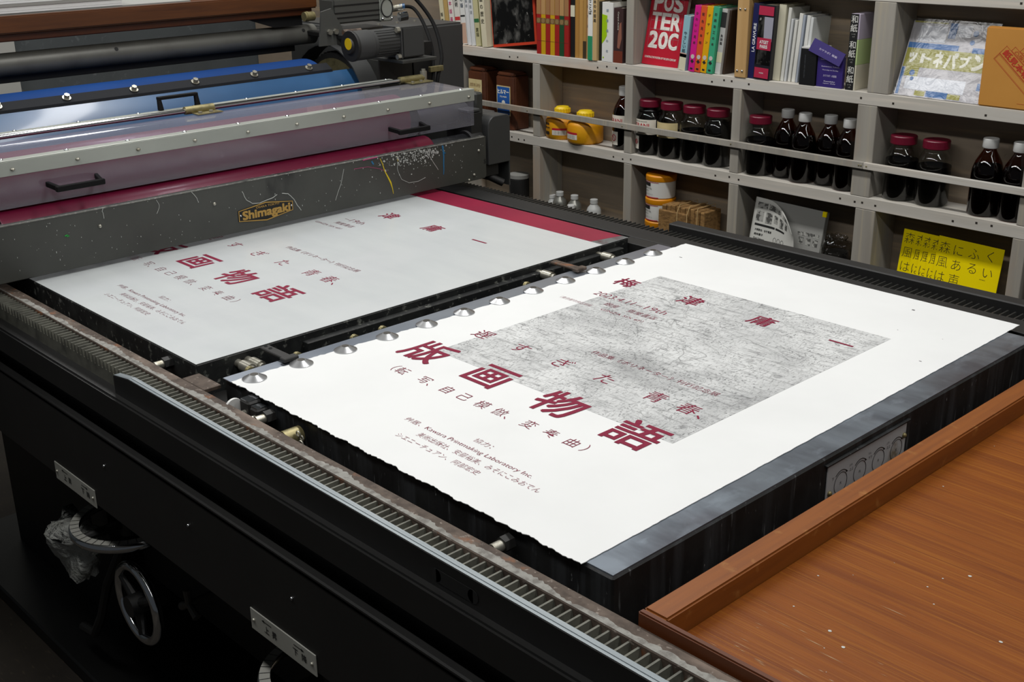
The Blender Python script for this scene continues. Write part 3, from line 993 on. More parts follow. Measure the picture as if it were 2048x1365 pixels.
# hoses
def smooth_path(p, n=8):
    p = [Vector(v) for v in p]
    out = []
    for i in range(len(p) - 1):
        a, b, c, d = p[max(i - 1, 0)], p[i], p[i + 1], p[min(i + 2, len(p) - 1)]
        for k in range(n):
            t = k / n
            out.append(.5 * ((2 * b) + (c - a) * t + (2 * a - 5 * b + 4 * c - d) * t * t + (3 * b - a - 3 * c + d) * t ** 3))
    return out + [p[-1]]
MB().tube(smooth_path([(-2.358, 1.864, 1.201), (-2.34, 1.880, 1.196), (-2.30, 1.876, 1.165), (-2.25, 1.858, 1.115), (-2.22, 1.836, 1.060), (-2.21, 1.822, 1.02)]), .0042, 10).build('air_hose', 'black_rubber', Cc)
MB().tube(smooth_path([(-2.40, 1.80, 1.290), (-2.36, 1.868, 1.245), (-2.30, 1.902, 1.170), (-2.24, 1.880, 1.095), (-2.215, 1.846, 1.050), (-2.21, 1.834, 1.02)]), .0046, 10).build('air_hose', 'black_rubber', Cc)
MB().cyl((-2.364, 1.856, 1.2005), (-2.357, 1.8665, 1.2015), .0065, None, 12).build('hose_ferrule', 'blue_cover', Cc)
bx('hose_clip', 'brass', Cc, -2.222, -2.212, 1.822, 1.862, 1.060, 1.073, .001)

# ------------------------------------------------------------------ printed sheet and printing plate
TITLE = [('版', -1.219), ('画', -1.091), ('物', -.9600), ('語', -.8335)]
NAME = [('梅', -1.230), ('津', -1.096), ('庸', -.961), ('一', -.8275)]
LATE = [('遅', -1.216), ('す', -1.137), ('ぎ', -1.054), ('た', -.975), ('青', -.889), ('春', -.836), ('、', -.812)]
PAREN = [('（', -1.205), ('転', -1.189), ('写', -1.143), ('、', -1.128), ('自', -1.096), ('己', -1.062), ('模', -1.028), ('倣', -.995), ('、', -.979),
         ('変', -.943), ('奏', -.907), ('曲', -.871), ('）', -.850)]

def poster_text(parent, dx, z, mat, x_min=-9, small='print_red', thin=0.0):
    f = lambda a, b: (a + dx, b, z)
    t = MB()
    t.chars([(c, x, .981) for c, x in TITLE if x + dx > x_min], f, .0670, .015)
    t.chars([(c, x, 1.4145) for c, x in NAME if x + dx > x_min + .02], f, .0385, .010)
    t.chars([(c, x, 1.083 - (.012 if c == '、' else 0)) for c, x in LATE if x + dx > x_min], f, .0300, -.004 - thin)
    t.build('title_lettering', mat, parent, smooth=False)
    t = MB()
    t.chars([(c, x, .911 - (.008 if c == '、' else 0)) for c, x in PAREN if x + dx > x_min], f, .0205, -.012 - thin)
    g = lambda x0, y0: (lambda a, b: (x0 + dx + a, y0 + b, z))
    t.text('作品集《ポリネーター》刊行記念展', g(-.9455, 1.144), w=.219, h=.0125, bold=-.01)
    if x_min < -5:
        t.text('2023.4.11', g(-1.191, 1.341), w=.080, h=.0165, bold=-.012)
        t.text('（東京都中央区銀座', g(-1.224, 1.287), w=.066, h=.0095, bold=-.015)
        t.text('銀座', g(-1.170, 1.311), w=.027, h=.0135, bold=-.01)
    t.text('–19th', g(-1.1145, 1.341), w=.060, h=.0165, bold=-.012)
    t.text('蔦屋書店', g(-1.108, 1.311), w=.056, h=.0135, bold=-.01)
    t.text('GINZA SIX 6F）', g(-1.128, 1.287), w=.084, h=.0095, bold=-.012)
    t.text('協力：', g(-.943, .8365), w=.030, h=.0100, bold=-.015)
    t.text('艸居、Kawara Printmaking Laboratory Inc.', g(-.952, .8165), w=.222, h=.0115, bold=-.012)
    t.text('美術出版社、安藤裕美、みそにこみおでん', g(-.9145, .7990), w=.206, h=.0105, bold=-.015)
    t.text('シエニーチュアン、阿部宏史', g(-.962, .7805), w=.146, h=.0100, bold=-.015)
    t.build('caption_lettering', small, parent, smooth=False)

poster = thing('printed_poster', 'freshly printed white poster with grey etching and dark red Japanese lettering on the paper bed', 'poster', (-1.0, 1.2, .8504))
edge = []
def run(a, b, n, jit, bite=0):
    for i in range(n):
        f = i / n
        x = a[0] + (b[0] - a[0]) * f
        y = a[1] + (b[1] - a[1]) * f
        d = Vector((b[1] - a[1], a[0] - b[0])).normalized()
        o = random.uniform(-jit, jit) + (bite * math.sin(f * 90) * math.sin(f * 37) if bite else 0)
        edge.append((x + d.x * o, y + d.y * o))
run((-1.323, .7265), (-.679, .7235), 190, .0011, .0016)
run((-.679, .7235), (-.684, 1.664), 150, .0004)
run((-.684, 1.664), (-1.3085, 1.665), 40, .0002)
run((-1.3085, 1.665), (-1.311, 1.05), 100, .0009, .0010)
run((-1.311, 1.05), (-1.323, .7265), 60, .0009, .0010)
MB().slab([(x, y, .8504) for x, y in edge], (0, 0, .0007)).build('sheet', 'paper', poster, smooth=False)
MB().quad((-1.2145, .992, .8513), (-.787, .992, .8513), (-.787, 1.4805, .8513), (-1.2145, 1.4805, .8513)).build('etching_print', 'etching_ink', poster)
poster_text(poster, 0, .8516, 'print_red')
m = MB()
for x, y, w, h in [(-1.262, 1.589, .006, .0015), (-.830, 1.615, .0045, .003), (-.80, 1.52, .0012, .001), (-.735, 1.53, .0010, .001), (-.716, 1.43, .0035, .0012)]:
    m.quad((x, y, .8514), (x + w, y, .8514), (x + w, y + h, .8514), (x, y + h, .8514))
m.build('stray_mark', 'dark_print', poster)

plate = thing('printing_plate', 'glossy pale grey printing plate with red lettering clamped on the bed under the carriage', 'printing plate', (-1.9, 1.2, .8494))
pl = MB().box(-2.40, -1.4145, .7255, 1.6270, .8494, .8500).build('sheet', 'plate_white', plate, smooth=False)
MB().quad((-2.40, 1.5570, .8502), (-1.445, 1.5570, .8502), (-1.430, 1.6265, .8502), (-2.40, 1.6265, .8502)).build('ink_band', 'plate_red', plate)
MB().quad((-1.4445, 1.5570, .8502), (-1.4150, 1.5570, .8502), (-1.4150, 1.6265, .8502), (-1.4295, 1.6265, .8502)).build('bare_corner', 'bare_plate', plate)
poster_text(plate, -.767, .8503, 'print_red', -2.05, 'plate_text', .004)

# ------------------------------------------------------------------ feed tray
tray = thing('feed_tray', 'worn brown wooden tray with raised rim resting between the press rails', 'tray', (-.2, 1.15, .80))
bx('board', 'tray_floor', tray, -.560, .30, .7085, 1.63, .812, .826)
bx('rim', 'rim_wood', tray, -.588, -.5605, .7085, 1.637, .790, .852, .002, 2)
bx('rim', 'rim_shaded', tray, -.588, .30, .7005, .7080, .790, .852, .0015, 2)  # near rim: the shade on its outer face is coloured in
bx('rim', 'rim_wood', tray, -.5603, .30, 1.6303, 1.637, .790, .852, .0015, 2)
m = MB()
for i in range(46):
    x, y = random.uniform(-.55, -.1), random.uniform(.72, 1.4)
    r = random.choice((.0004, .0005, .0008, .0008, .0015))
    if random.random() < .3:
        x, y = random.uniform(-.55, -.3), random.uniform(.72, .95)
    pts = [(x + r * (1 + .5 * random.random()) * math.cos(a), y + r * .8 * (1 + .5 * random.random()) * math.sin(a), .8263) for a in [k * PI / 4 for k in range(8)]]
    m.quad(*pts)
m.build('paint_specks', 'splash_white', tray, smooth=False)
m = MB()
for i in range(150):
    x = random.uniform(-.548, .0); y = .712 + abs(random.gauss(0, .07)) + max(0, x + .3) * .1
    L = random.uniform(.006, .040) * random.random() + .004
    w = random.uniform(.0002, .0007)
    m.quad((x, y, .8262), (x + L * .5, y - w * .3, .8262), (x + L, y + w * .4, .8262), (x + L * .5, y + w, .8262))
m.build('worn_scratches', flat('a98a68', .6), tray, smooth=False)

# wooden tray and paper pile on top of the carriage
wt = thing('delivery_tray', 'dark brown wooden tray set on top of the ink carriage', 'tray', (-2.7, 1.0, 1.196))
bx('front_rim', 'brown_wood', wt, -2.470, -2.448, .25, 1.674, 1.206, 1.2405, .003, 2)
bx('front_lip', 'rim_shaded', wt, -2.480, -2.462, .25, 1.668, 1.190, 1.2058, .002)
bx('board', 'brown_wood', wt, -3.05, -2.4705, .25, 1.674, 1.206, 1.218, .002)
bx('end_rim', 'brown_wood', wt, -3.05, -2.4705, 1.655, 1.674, 1.2182, 1.2405, .003)
pile = thing('paper_pile', 'pile of white printing paper in the tray on top of the carriage', 'paper pile', (-2.75, .8, 1.219))
random.seed(11)
z = 1.2185
for i in range(9):
    d = random.uniform(.0, .006)
    th = (.0058, .0040, .0075)[i % 3]
    MB().slab([(-2.474 - d - .004 * (i == 3), .26, z), (-2.474 - d * .5, 1.20 + .16 * (i < 4) - d, z), (-3.0, 1.25, z), (-3.0, .26, z)], (0, 0, th)).build('ream', 'paper' if i % 3 else 'grey_board', pile)
    z += th + .0004

# ------------------------------------------------------------------ wall shelf
SB = (1.217, 1.013, .768, .522)            # upper faces of the boards
BT = .025
SF, SBK = 2.500, 2.586
shelf = thing('wall_shelf', 'grey stained wooden wall shelf of shallow compartments behind the press', 'shelf', (-1.9, 2.54, 0))
for i, z in enumerate((1.242, 1.013, .768, .522)):
    b = bx('shelf_board', 'shelf_wood', shelf, -3.05, -.60, SF, SBK + .012, z - BT - (.004 if i else 0), z, .0012)
    nl = MB()
    for x in {0: (-1.12,), 1: (-2.66, -2.625, -2.30, -2.265, -2.23, -1.90, -1.862, -1.838, -1.785, -1.468, -1.385, -1.165), 2: (-2.655, -2.625, -2.60, -2.235, -2.20, -2.17, -1.875, -1.83, -1.80, -1.50, -1.46, -1.44, -1.405, -1.21, -1.155, -1.12), 3: ()}[i]:
        zz = z - .015 + random.uniform(-.004, .004)
        nl.box(x - .0024, x + .0024, SF - .0006, SF, zz - .0022, zz + .0022)
    if i < 3:
        nl.build('nail_heads', 'nail', b)
bx('back_panel', 'back_wood', shelf, -4.24, -.55, 2.5985, 2.6115, .0, 1.62)
def post(x0, x1, zb, zt, mat='post_wood', y0=None):
    return bx('divider', mat, shelf, x0, x1, SF if y0 is None else y0, SBK + .012, zb, zt, .0012)
lv = [(SB[1] + .0003, 1.2165), (SB[2] + .0003, SB[1] - .0295), (SB[3] + .0003, SB[2] - .0295)]
for x0, x1 in ((-2.962, -2.93), (-2.1975, -2.171), (-1.4545, -1.401)):
    if x0 > -2.9:
        post(x0, x1, *lv[0])
for x0, x1 in ((-2.92, -2.888), (-2.562, -2.532), (-2.1975, -2.1695), (-1.8325, -1.8055), (-1.4745, -1.4245), (-1.0668, -1.02)):
    post(x0, x1, *lv[1])
for x0, x1 in ((-2.92, -2.888), (-2.564, -2.5335), (-2.196, -2.1675), (-1.831, -1.8005), (-1.457, -1.4038), (-1.070, -1.039)):
    post(x0, x1, *lv[2])
fp_ = bx('plywood_divider', 'fresh_wood', shelf, -1.8300, -1.7955, 2.4975, SBK + .012, lv[0][0], lv[0][1], .0012)
for z in (1.030, 1.180):
    for x in (-1.821, -1.806):
        MB().sphere((x, 2.4975, z), .0032).build('screw', 'chrome', fp_)
l1 = bx('retaining_lath', 'post_wood', shelf, -3.05, -1.441, 2.489, 2.4995, .8365, .8525, .0008)
l2 = bx('retaining_lath', 'shelf_wood', shelf, -1.4405, -.60, 2.489, 2.4995, .8365, .8525, .0008)
for ln, xs in ((l1, (-2.575, -2.195, -1.823, -1.452, -1.446)), (l2, (-1.432, -1.05))):
    for x in xs:
        MB().sphere((x, 2.4888, .8445), .0022, 10, .7).build('screw', 'brass', ln)
bx('upright', 'housing_grey', shelf, -1.02, -.985, 2.505, 2.59, .523, .7385)

# ------------------------------------------------------------------ books on the upper shelf
UP = SB[1] + .0002
BG = 'books on the upper shelf'
def book(label, x0, w, h, lean=0, y=2.508, dep=.078, col='e0dccf', bands=(), title=None, tcol='2b2b2b', tz=None, ts=None, vertical=True, tbold=.01, group=BG, z=None, rough=.5, extra=None):
    r = thing('book', label, 'book', (x0, y, UP if z is None else z), group)
    c = flat(col, rough)
    m = MB()
    m.box(0, w, 0, .0016, 0, h).box(0, .0016, .0016, dep, 0, h).box(w - .0016, w, .0016, dep, 0, h)
    m.build('cover', c, r, .0005, world=False)
    bx('pages', 'pages', r, .0018, w - .0018, .0018, dep - .002, .002, h - .003, world=False)
    for i, (za, zb, cc) in enumerate(bands):
        MB().box(.0002, w - .0002, -.0003, .0001, za * h, zb * h).build('spine_band', flat(cc), r, world=False)
    if title:
        t = MB()
        n = len(title)
        z1, z0 = tz or (.92, .25)
        if vertical:
            size = ts or min(w * .62, (z1 - z0) * h / n * .9)
            t.chars([(ch, w / 2, h * (z1 - (z1 - z0) * (i + .5) / n)) for i, ch in enumerate(title)], lambda a, b: (a, -.0006, b), size, tbold)
        else:
            L = (z1 - z0) * h
            up = vertical is None
            s = 1 if up else -1
            t.text(title, (lambda a, b: (w / 2 - s * b, -.0006, h * (z0 + z1) / 2 + s * a)), w=L, h=(ts or w * .5), bold=tbold)
        t.build('spine_title', flat(tcol), r, smooth=False, world=False)
    if extra:
        extra(r, w, h)
    a = math.radians(lean)
    r.rotation_euler = (0, a, 0)
    if a > 0:
        r.location.z += w * math.sin(a)
    return r

book('cream book half hidden by the tall grey machine cover, first of the white row', -2.978, .018, .190, -7, col='cfc7a6', title='版画', tz=(.5, .3))
book('tan book beside the cream one at the machine cover', -2.956, .017, .188, -7, col='b89a5f')
book('white book with pink characters and magenta foot', -2.934, .021, .186, -7, col='dedad2', bands=[(.0, .30, '8d1550')], title='紙見本版画', tcol='c4457a', tz=(.98, .33))
book('white book with a small red mark beside the magenta-footed one', -2.908, .024, .180, -6, col='dad7cf', bands=[(.40, .46, 'c43a3a')], title='現代美術', tz=(.98, .62))
book('white book with blue and black characters and pinkish beige foot', -2.881, .021, .183, -6, col='dcdcd8', bands=[(.02, .36, 'c7a48e'), (.46, .49, '3a3a3a')], title='日本の版', tcol='2f3f55', tz=(.98, .6))
book('plain white thin book among white spines', -2.857, .015, .186, -5.5, col='d9dadb', title='美術', tz=(.75, .6), tcol='8a9096')
book('white book with faint grey title, next to the dark-stained olive pair', -2.839, .017, .184, -5.5, col='d4d6d6', title='銅版画技法', tcol='8e949a', tz=(.95, .5))
book('olive cream book with a green label low on its spine', -2.819, .022, .187, -5.5, col='c3bd92', bands=[(.38, .44, '2f6b3f')], title='素描', tcol='5a5a3a', tz=(.3, .15))
book('narrow olive book squeezed before the ivory spine', -2.795, .009, .190, -5.5, col='7d7a4c')
book('ivory book beside the big photograph book', -2.782, .022, .192, -5.5, col='d6cfb4', title='版画の歴史', tcol='4a4638', tz=(.9, .35), y=2.500)

pb_ = thing('photo_book', 'large leaning book with dark crowd photograph and orange-red edges', 'book', (-2.745, 2.512, UP + .001), BG)
m = MB()
m.box(0, .168, 0, .0025, 0, .176).box(0, .168, .0135, .016, 0, .176).box(.1655, .168, .0025, .0135, 0, .176)
m.build('cover', flat('b5351a', .45), pb_, .0005, world=False)
bx('pages', 'pages', pb_, .001, .165, .0027, .0133, .002, .173, world=False)
MB().quad((.003, -.0003, .0085), (.160, -.0003, .0085), (.160, -.0003, .175), (.003, -.0003, .175)).build('cover_photo', 'dark_photo', pb_, world=False)
pb_.rotation_euler = (math.radians(-4), math.radians(-7), math.radians(9))
# seven uniform volumes
for i, (c, what) in enumerate([('9c1f1c', 'first red volume with tan top of the uniform set'), ('c39a12', 'first yellow volume with tan top of the uniform set'),
        ('9c1f1c', 'red volume between the two yellow ones of the uniform set'), ('c39a12', 'second yellow volume with tan top of the uniform set'),
        ('9c1f1c', 'red volume beside the green one of the uniform set'), ('1f4a2a', 'green volume with tan top of the uniform set'), ('9c1f1c', 'last red volume beside the black book')]):
    def medallion(r, w, h):
        MB().lathe([(w * .40, -.0006), (w * .40, 0)], (w / 2, 0, h * .505), 16, 'Y').build('medallion', flat('8a7048'), r, world=False)
    book(what, -2.5465 + i * .0187, .0174, .189, 0, y=2.503, col=c, bands=[(.60, .93, ('a0774c', 'b28b5a', '9a7048', 'ab8352')[i % 4]), (.465, .545, '6a5234'), (.20, .205, '5a2a1a')], rough=.45, extra=medallion)
book('black book with cream spine label', -2.414, .0165, .195, 0, col='141414', bands=[(.58, .74, 'd2cfb8')])
book('light brown cloth book beside the black one', -2.396, .0148, .198, 0, col='a97c3c')
book('second light brown cloth book, grained spine', -2.380, .0140, .197, 0, col='b58a4a')
book('light brown book with dark patterned foot', -2.365, .0125, .180, 0, col='ab8446', bands=[(.0, .27, '3d331f')])
book('salmon tan book with dark characters by the green-footed one', -2.351, .0130, .194, 0, col='b58c62', title='版画事典', tz=(.95, .4))
book('white book with a green foot and handwritten title', -2.3365, .0180, .200, 0, y=2.497, col='e2e2dd', bands=[(.0, .33, '258a5e')], title='版画とことば', tz=(.98, .62), tbold=.02)
book('beige book with dark vertical title beside the green-footed one', -2.3175, .0150, .198, 0, y=2.497, col='c4a775', title='日本の木版画', tz=(.90, .52))
book('dark book with black and gold picture side', -2.302, .0070, .160, 0, y=2.506, col='2b2a20')
def lime(r, w, h):
    m = MB()
    m.slab([(.0003, -.0004, .30 * h), (.010, -.0004, .36 * h), (.0185, -.0004, .44 * h), (.0195, -.0004, .78 * h), (.0003, -.0004, .80 * h)], (0, .0003, 0))
    m.lathe([(.0025, -.0004), (.0025, 0)], (.006, 0, .07 * h), 14, 'Y')
    m.build('lime_patch', flat('9cc400'), r, world=False)
book('thick white book with a lime green patch', -2.2855, .0400, .160, 0, y=2.500, col='dededa', title='銅版画の本', tcol='8a9aa8', tz=(.95, .1), ts=.008, extra=lime)
book('dark brown book with white title and reclining figure', -2.2440, .0335, .147, 0, y=2.502, col='3a2626', bands=[(.0, .22, '6e2f1d')], title='Corpus Anima', tcol='d5cfc4', vertical=False, tz=(.93, .60), ts=.006,
     extra=lambda r, w, h: MB().slab([(.014, -.0005, .28 * h), (.022, -.0005, .26 * h), (.030, -.0005, .45 * h), (.028, -.0005, .75 * h), (.022, -.0005, .72 * h), (.016, -.0005, .5 * h)], (0, .0003, 0)).build('figure_picture', flat('8c5a4a'), r, world=False))

# red poster book leaning against the back
rb = thing('book', 'red book with huge white block letters leaning face out', 'book', (-2.168, 2.533, UP + .0015), BG)
bx('cover', flat('b3142c', .4), rb, 0, .142, 0, .014, 0, .192, .0006, world=False)
bx('pages', 'pages', rb, .001, .1425, .002, .012, .001, .1915, world=False)
t = MB()
for row, (s, za, zb) in enumerate([('POS', .143, .188), ('TER', .094, .139), ('20C', .045, .090)]):
    for k, ch in enumerate(s):
        t.text(ch, facexz(.013 + .0385 * k + .0195, -.0005, (za + zb) / 2), w=.036, h=zb - za, bold=.03)
t.text('CONSTRUCTIVE POSTERS OF THE 20TH CENTURY', facexz(.071, -.0005, .0205), w=.124, h=.0055, bold=.02)
t.build('lettering', flat('e4dfd8'), rb, smooth=False, world=False)
t = MB()
for k in range(7):
    t.quad((.012 + .0195 * k, -.0008, .045), (.0124 + .0195 * k, -.0008, .045), (.0124 + .0195 * k, -.0008, .188), (.012 + .0195 * k, -.0008, .188))
for k in range(7):
    z = .050 + .0225 * k
    t.quad((.012, -.0008, z), (.130, -.0008, z), (.130, -.0008, z + .0004), (.012, -.0008, z + .0004))
t.build('grid_lines', flat('9a9494'), rb, world=False)
rb.rotation_euler = (math.radians(-10), math.radians(1.5), math.radians(-2))
rb.scale = (.91, .9, 1)

book('pale blue book with cream foot beside the red letters', -2.0150, .0215, .140, 5.5, y=2.504, col='8fb9c4', bands=[(.0, .30, 'd7d3b8'), (.24, .32, 'c9a79a')], title='やさしい紙', tcol='2a3a4a', tz=(.72, .32))
book('thin purple book tucked before the magenta one', -1.9925, .0095, .136, 5.5, y=2.514, col='8d1a7c')
for i, (c, nm, ti) in enumerate([('cf1f86', 'magenta', 'かわいい見本'), ('d8572c', 'orange', '配色見本帳'), ('dfa812', 'yellow', 'デザイン'), ('3fa57c', 'green', '印刷加工の本')]):
    def deco(r, w, h, i=i):
        m = MB()
        m.box(w * .3, w * .7, -.0006, 0, .035 * h, .06 * h)
        m.slab([(w * .5, -.0006, .13 * h), (w * .8, -.0006, .16 * h), (w * .5, -.0006, .19 * h), (w * .2, -.0006, .16 * h)], (0, .0004, 0))
        m.build('spine_mark', flat('262626'), r, world=False)
        MB().lathe([(w * .30, -.0006), (w * .30, 0)], (w * .5, 0, .23 * h), 16, 'Y').build('spine_mark', flat('c9c2bc'), r, world=False)
    book(nm + ' spine of the bright matching paperbacks', -1.9785 + i * .0196, .0190, .168, 5.5, y=2.499, col=c, title=ti, tcol='3a2a2a', tz=(.93, .40), ts=.0075, rough=.4, extra=deco)
book('silver grey and white spine beside the green paperback', -1.8990, .0165, .163, 5.5, y=2.508, col='b9b9b6', bands=[(.72, .95, '2a2a2a'), (.18, .34, 'd6d2b2'), (.0, .17, 'cfcfcc')], title='魚図鑑', tz=(.62, .45), ts=.007)
book('book with dark patterned jacket at the end before the plywood divider', -1.8815, .0060, .160, 5.5, y=2.516, col='3a2a1e')

book('navy book with white upright capital letters', -1.7945, .0195, .182, 2.5, y=2.505, col='11174e', title='LA GRAVURE', tcol='dfe0e6', vertical=None, tz=(.74, .36), ts=.0085, tbold=.02)
def atget(r, w, h):
    m = MB()
    m.quad((.002, -.0005, .2 * h), (w - .002, -.0005, .2 * h), (w - .002, -.0005, .84 * h), (.002, -.0005, .84 * h))
    m.build('spine_photo', 'dark_photo', r, world=False)
    MB().quad((w * .45, -.0008, .52 * h), (w * .95, -.0008, .52 * h), (w * .95, -.0008, .84 * h), (w * .40, -.0008, .84 * h)).build('sky_strip', flat('9a9aa8'), r, world=False)
    m = MB()
    for za, zb in ((.86, .98), (.40, .56), (.02, .16)):
        x0 = .001 if za > .8 else .003
        m.quad((x0, -.0011, za * h), (w - .003, -.0011, za * h), (w - .003, -.0011, zb * h), (x0, -.0011, zb * h))
    m.build('red_label', flat('b02345'), r, world=False)
    t = MB()
    t.text('ATGET', facexz(w / 2, -.0014, .505 * h), w=.026, h=.0085, bold=.03)
    t.text('PARIS', facexz(w / 2, -.0014, .445 * h), w=.022, h=.0085, bold=.03)
    t.text('HAZAN', facexz(w / 2, -.0014, .09 * h), w=.012, h=.0032, bold=.02)
    t.build('lettering', flat('e6dfe0'), r, smooth=False, world=False)
book('thick dark photograph book with three red labels', -1.7735, .0475, .180, 2.5, y=2.499, col='23232a', extra=atget, rough=.3)
book('cream book with small drawing on its spine behind the thick one', -1.7260, .0200, .182, 2.5, y=2.514, col='c9c5ae')
for i, (w, h, c) in enumerate([(.0085, .176, 'd2d2cb'), (.0060, .150, 'c6c9ca'), (.0075, .148, 'd0d0ca'), (.0100, .164, 'd8d8d2'), (.0060, .160, '9ea6b2'), (.0095, .160, 'd5d6d2'), (.0075, .156, 'cfd2d1')]):
    book(['tallest', 'thinnest', 'short', 'wide', 'blue-grey', 'off-white', 'last'][i] + ' booklet in the white stack behind the black box', -1.7045 + i * .0102, w, h, 4, y=2.516 + .001 * i, col=c)

bb = thing('box', 'black slipcase box with white top standing by purple cards', 'box', (-1.640, 2.500, UP))
bx('case', flat('131416', .45), bb, 0, .044, 0, .066, 0, .086, .0008, world=False)
bx('top_pages', flat('d5d5d2'), bb, .0012, .0428, .0015, .0645, .0861, .0895, world=False)
MB().text('MEISTER DER GRAPHIK', lambda a, b: (.014 - b, -.0005, .045 + a), w=.055, h=.0032).build('lettering', flat('4a4d52'), bb, smooth=False, world=False)
pc = thing('card', 'upright purple card with small white printing', 'card', (-1.594, 2.504, UP), 'purple cards')
bx('card', flat('32236e', .5), pc, 0, .070, 0, .010, 0, .072, .0004, world=False)
t = MB()
for z, w, s in [(.064, .054, 'Kawara Printmaking Laboratory'), (.048, .048, 'Exhibition Tokyo'), (.040, .044, 'Thursday to Sunday'), (.027, .036, 'カワラボ！の版画'), (.014, .030, 'Kawalabo'), (.009, .034, 'open daily')]:
    t.text(s, facexz(.036, -.0004, z), w=w, h=.0055 if 'カワ' in s else .0032, bold=.01)
t.build('lettering', flat('cfc8e4'), pc, smooth=False, world=False)
pc2 = thing('card', 'purple card lying tilted on top of the black box', 'card', (-1.606, 2.503, UP + .1120), 'purple cards')
bx('card', flat('32236e', .5), pc2, 0, .092, 0, .004, -.032, 0, .0004, world=False)
MB().text('カワラボ！版画', facexz(.050, -.0004, -.016), w=.052, h=.005, bold=.01).build('lettering', flat('cfc8e4'), pc2, smooth=False, world=False)
pc2.rotation_euler = (math.radians(-14), math.radians(20), 0)
for i, (c, what) in enumerate([('cfcab6', 'lowest of three stacked paper sample boxes, cream side'), ('b4c98c', 'middle of three stacked paper sample boxes, light green side'), ('b7aebf', 'topmost of three stacked paper sample boxes, lilac side')]):
    sbx = thing('sample_box', what, 'box', (-1.5135, 2.503, UP + .0578 * i), 'paper sample boxes')
    bx('box', flat(c, .6), sbx, 0, .0235, .0008, .070, 0, .0575, .0006, world=False)
    bx('spine', flat('18191a', .5), sbx, -.0002, .0200, -.0002, .0008, 0, .0573, world=False)
    t = MB()
    t.chars([('和', .0100, .0455), ('紙', .0100, .0255)], facexz(0, -.0005, 0), .0170, .01)
    t.text('レーベル', facexz(.010, -.0005, .0120), w=.010, h=.0026)
    t.text('v.' + str(3 - i), facexz(.010, -.0005, .0065), w=.005, h=.003)
    t.build('lettering', flat('cfcfca'), sbx, smooth=False, world=False)

# film wrapped sheet pack leaning at the back, tan folder in front of it
pk = thing('wrapped_print_pack', 'colourful print pack in crinkled clear film leaning in the compartment', 'print pack', (-1.3935, 2.512, UP + .001))
bx('pack', flat('b7b6bc', .5), pk, 0, .206, 0, .010, 0, .170, .0006, world=False)
def patch(name, col, rects):
    m = MB()
    for x0, x1, z0, z1 in rects:
        m.quad((x0, -.0004, z0), (x1, -.0004, z0), (x1, -.0004, z1), (x0, -.0004, z1))
    m.build(name, flat(col), pk, world=False)
patch('olive_print', '9d9a3a', [(.003, .203, .066, .108), (.05, .075, .003, .014), (.130, .160, .003, .014), (.186, .203, .112, .132), (.012, .045, .045, .066), (.003, .085, .166, .1695)])
patch('blue_print', '2667a8', [(.003, .125, .109, .121), (.158, .203, .107, .119), (.092, .110, .135, .169), (.078, .130, .0025, .016), (.003, .010, .003, .064), (.192, .203, .028, .044)])
patch('pale_print', 'dfe4ee', [(.02, .165, .016, .045), (.022, .088, .124, .160), (.112, .145, .140, .166)])
m = MB()
f = lambda x0, z0: (lambda a, b: (x0 + a, -.0008, z0 + b))
for ch, x, w, h in [('ッ', .022, .020, .024), ('ト', .056, .028, .022), ('ネ', .086, .024, .036), ('パ', .116, .030, .036), ('ブ', .149, .026, .028), ('ン', .184, .034, .036)]:
    m.text(ch, f(x, .087), w=w, h=h, bold=.05)
m.build('lettering', flat('e6e6d6'), pk, smooth=False, world=False)
m = MB()
for x, z, s in [(.031, .053, .013), (.034, .040, .009), (.156, .150, .013), (.153, .130, .011)]:
    m.lathe([(s * .5, -.0009), (s * .5, -.0005)], (x, 0, z), 20, 'Y')
m.build('round_badges', flat('2667a8'), pk, world=False)
random.seed(5)
m = MB()
nx, nz = 22, 18
vs = [(-.004 + .214 * i / nx, -.0030 - random.uniform(0, .0014), -.001 + .176 * k / nz) for k in range(nz + 1) for i in range(nx + 1)]
m.faces(vs, [(k * (nx + 1) + i, k * (nx + 1) + i + 1, (k + 1) * (nx + 1) + i + 1, (k + 1) * (nx + 1) + i) for k in range(nz) for i in range(nx)])
m.build('clear_film', 'film', pk, world=False, angle=180, face=(0, -1, 0))
pk.rotation_euler = (math.radians(-20), 0, math.radians(-2))
en = thing('sample_folder', 'orange-tan folder with a red slanted stamp beside the film wrapped pack', 'folder', (-1.1860, 2.499, UP))
bx('folder', 'envelope', en, 0, .155, 0, .022, 0, .166, .0025, 2, world=False)
t = MB()
rot = math.radians(-42)
def st(a, b):
    return (.078 + a * math.cos(rot) - b * math.sin(rot), -.0005, .088 + a * math.sin(rot) + b * math.cos(rot))
def frame(x0, x1, y0, y1, w=.0007):
    for q in ((x0, x1, y0, y0 + w), (x0, x1, y1 - w, y1), (x0, x0 + w, y0, y1), (x1 - w, x1, y0, y1)):
        t.quad(st(q[0], q[2]), st(q[1], q[2]), st(q[1], q[3]), st(q[0], q[3]))
frame(-.050, .060, -.010, .011)
frame(-.036, .060, .0115, .023)
frame(-.022, .060, .0235, .034)
frame(-.050, .060, -.027, -.0105)
frame(-.048, .058, -.025, -.0125, .0004)
for s, x, y, w, h, b in [('紙見本帳', -.006, .0005, .078, .0155, .03), ('凸版印刷', -.004, .017, .048, .0078, 0), ('プレス', -.004, .0285, .028, .0065, 0)]:
    t.text(s, (lambda a, c, x=x, y=y: st(x + a, y + c)), w=w, h=h, bold=b)
t.quad((.085, -.0005, .0125), (.125, -.0005, .0125), (.125, -.0005, .0130), (.085, -.0005, .0130))
t.build('stamp', 'stamp_red', en, smooth=False, world=False)

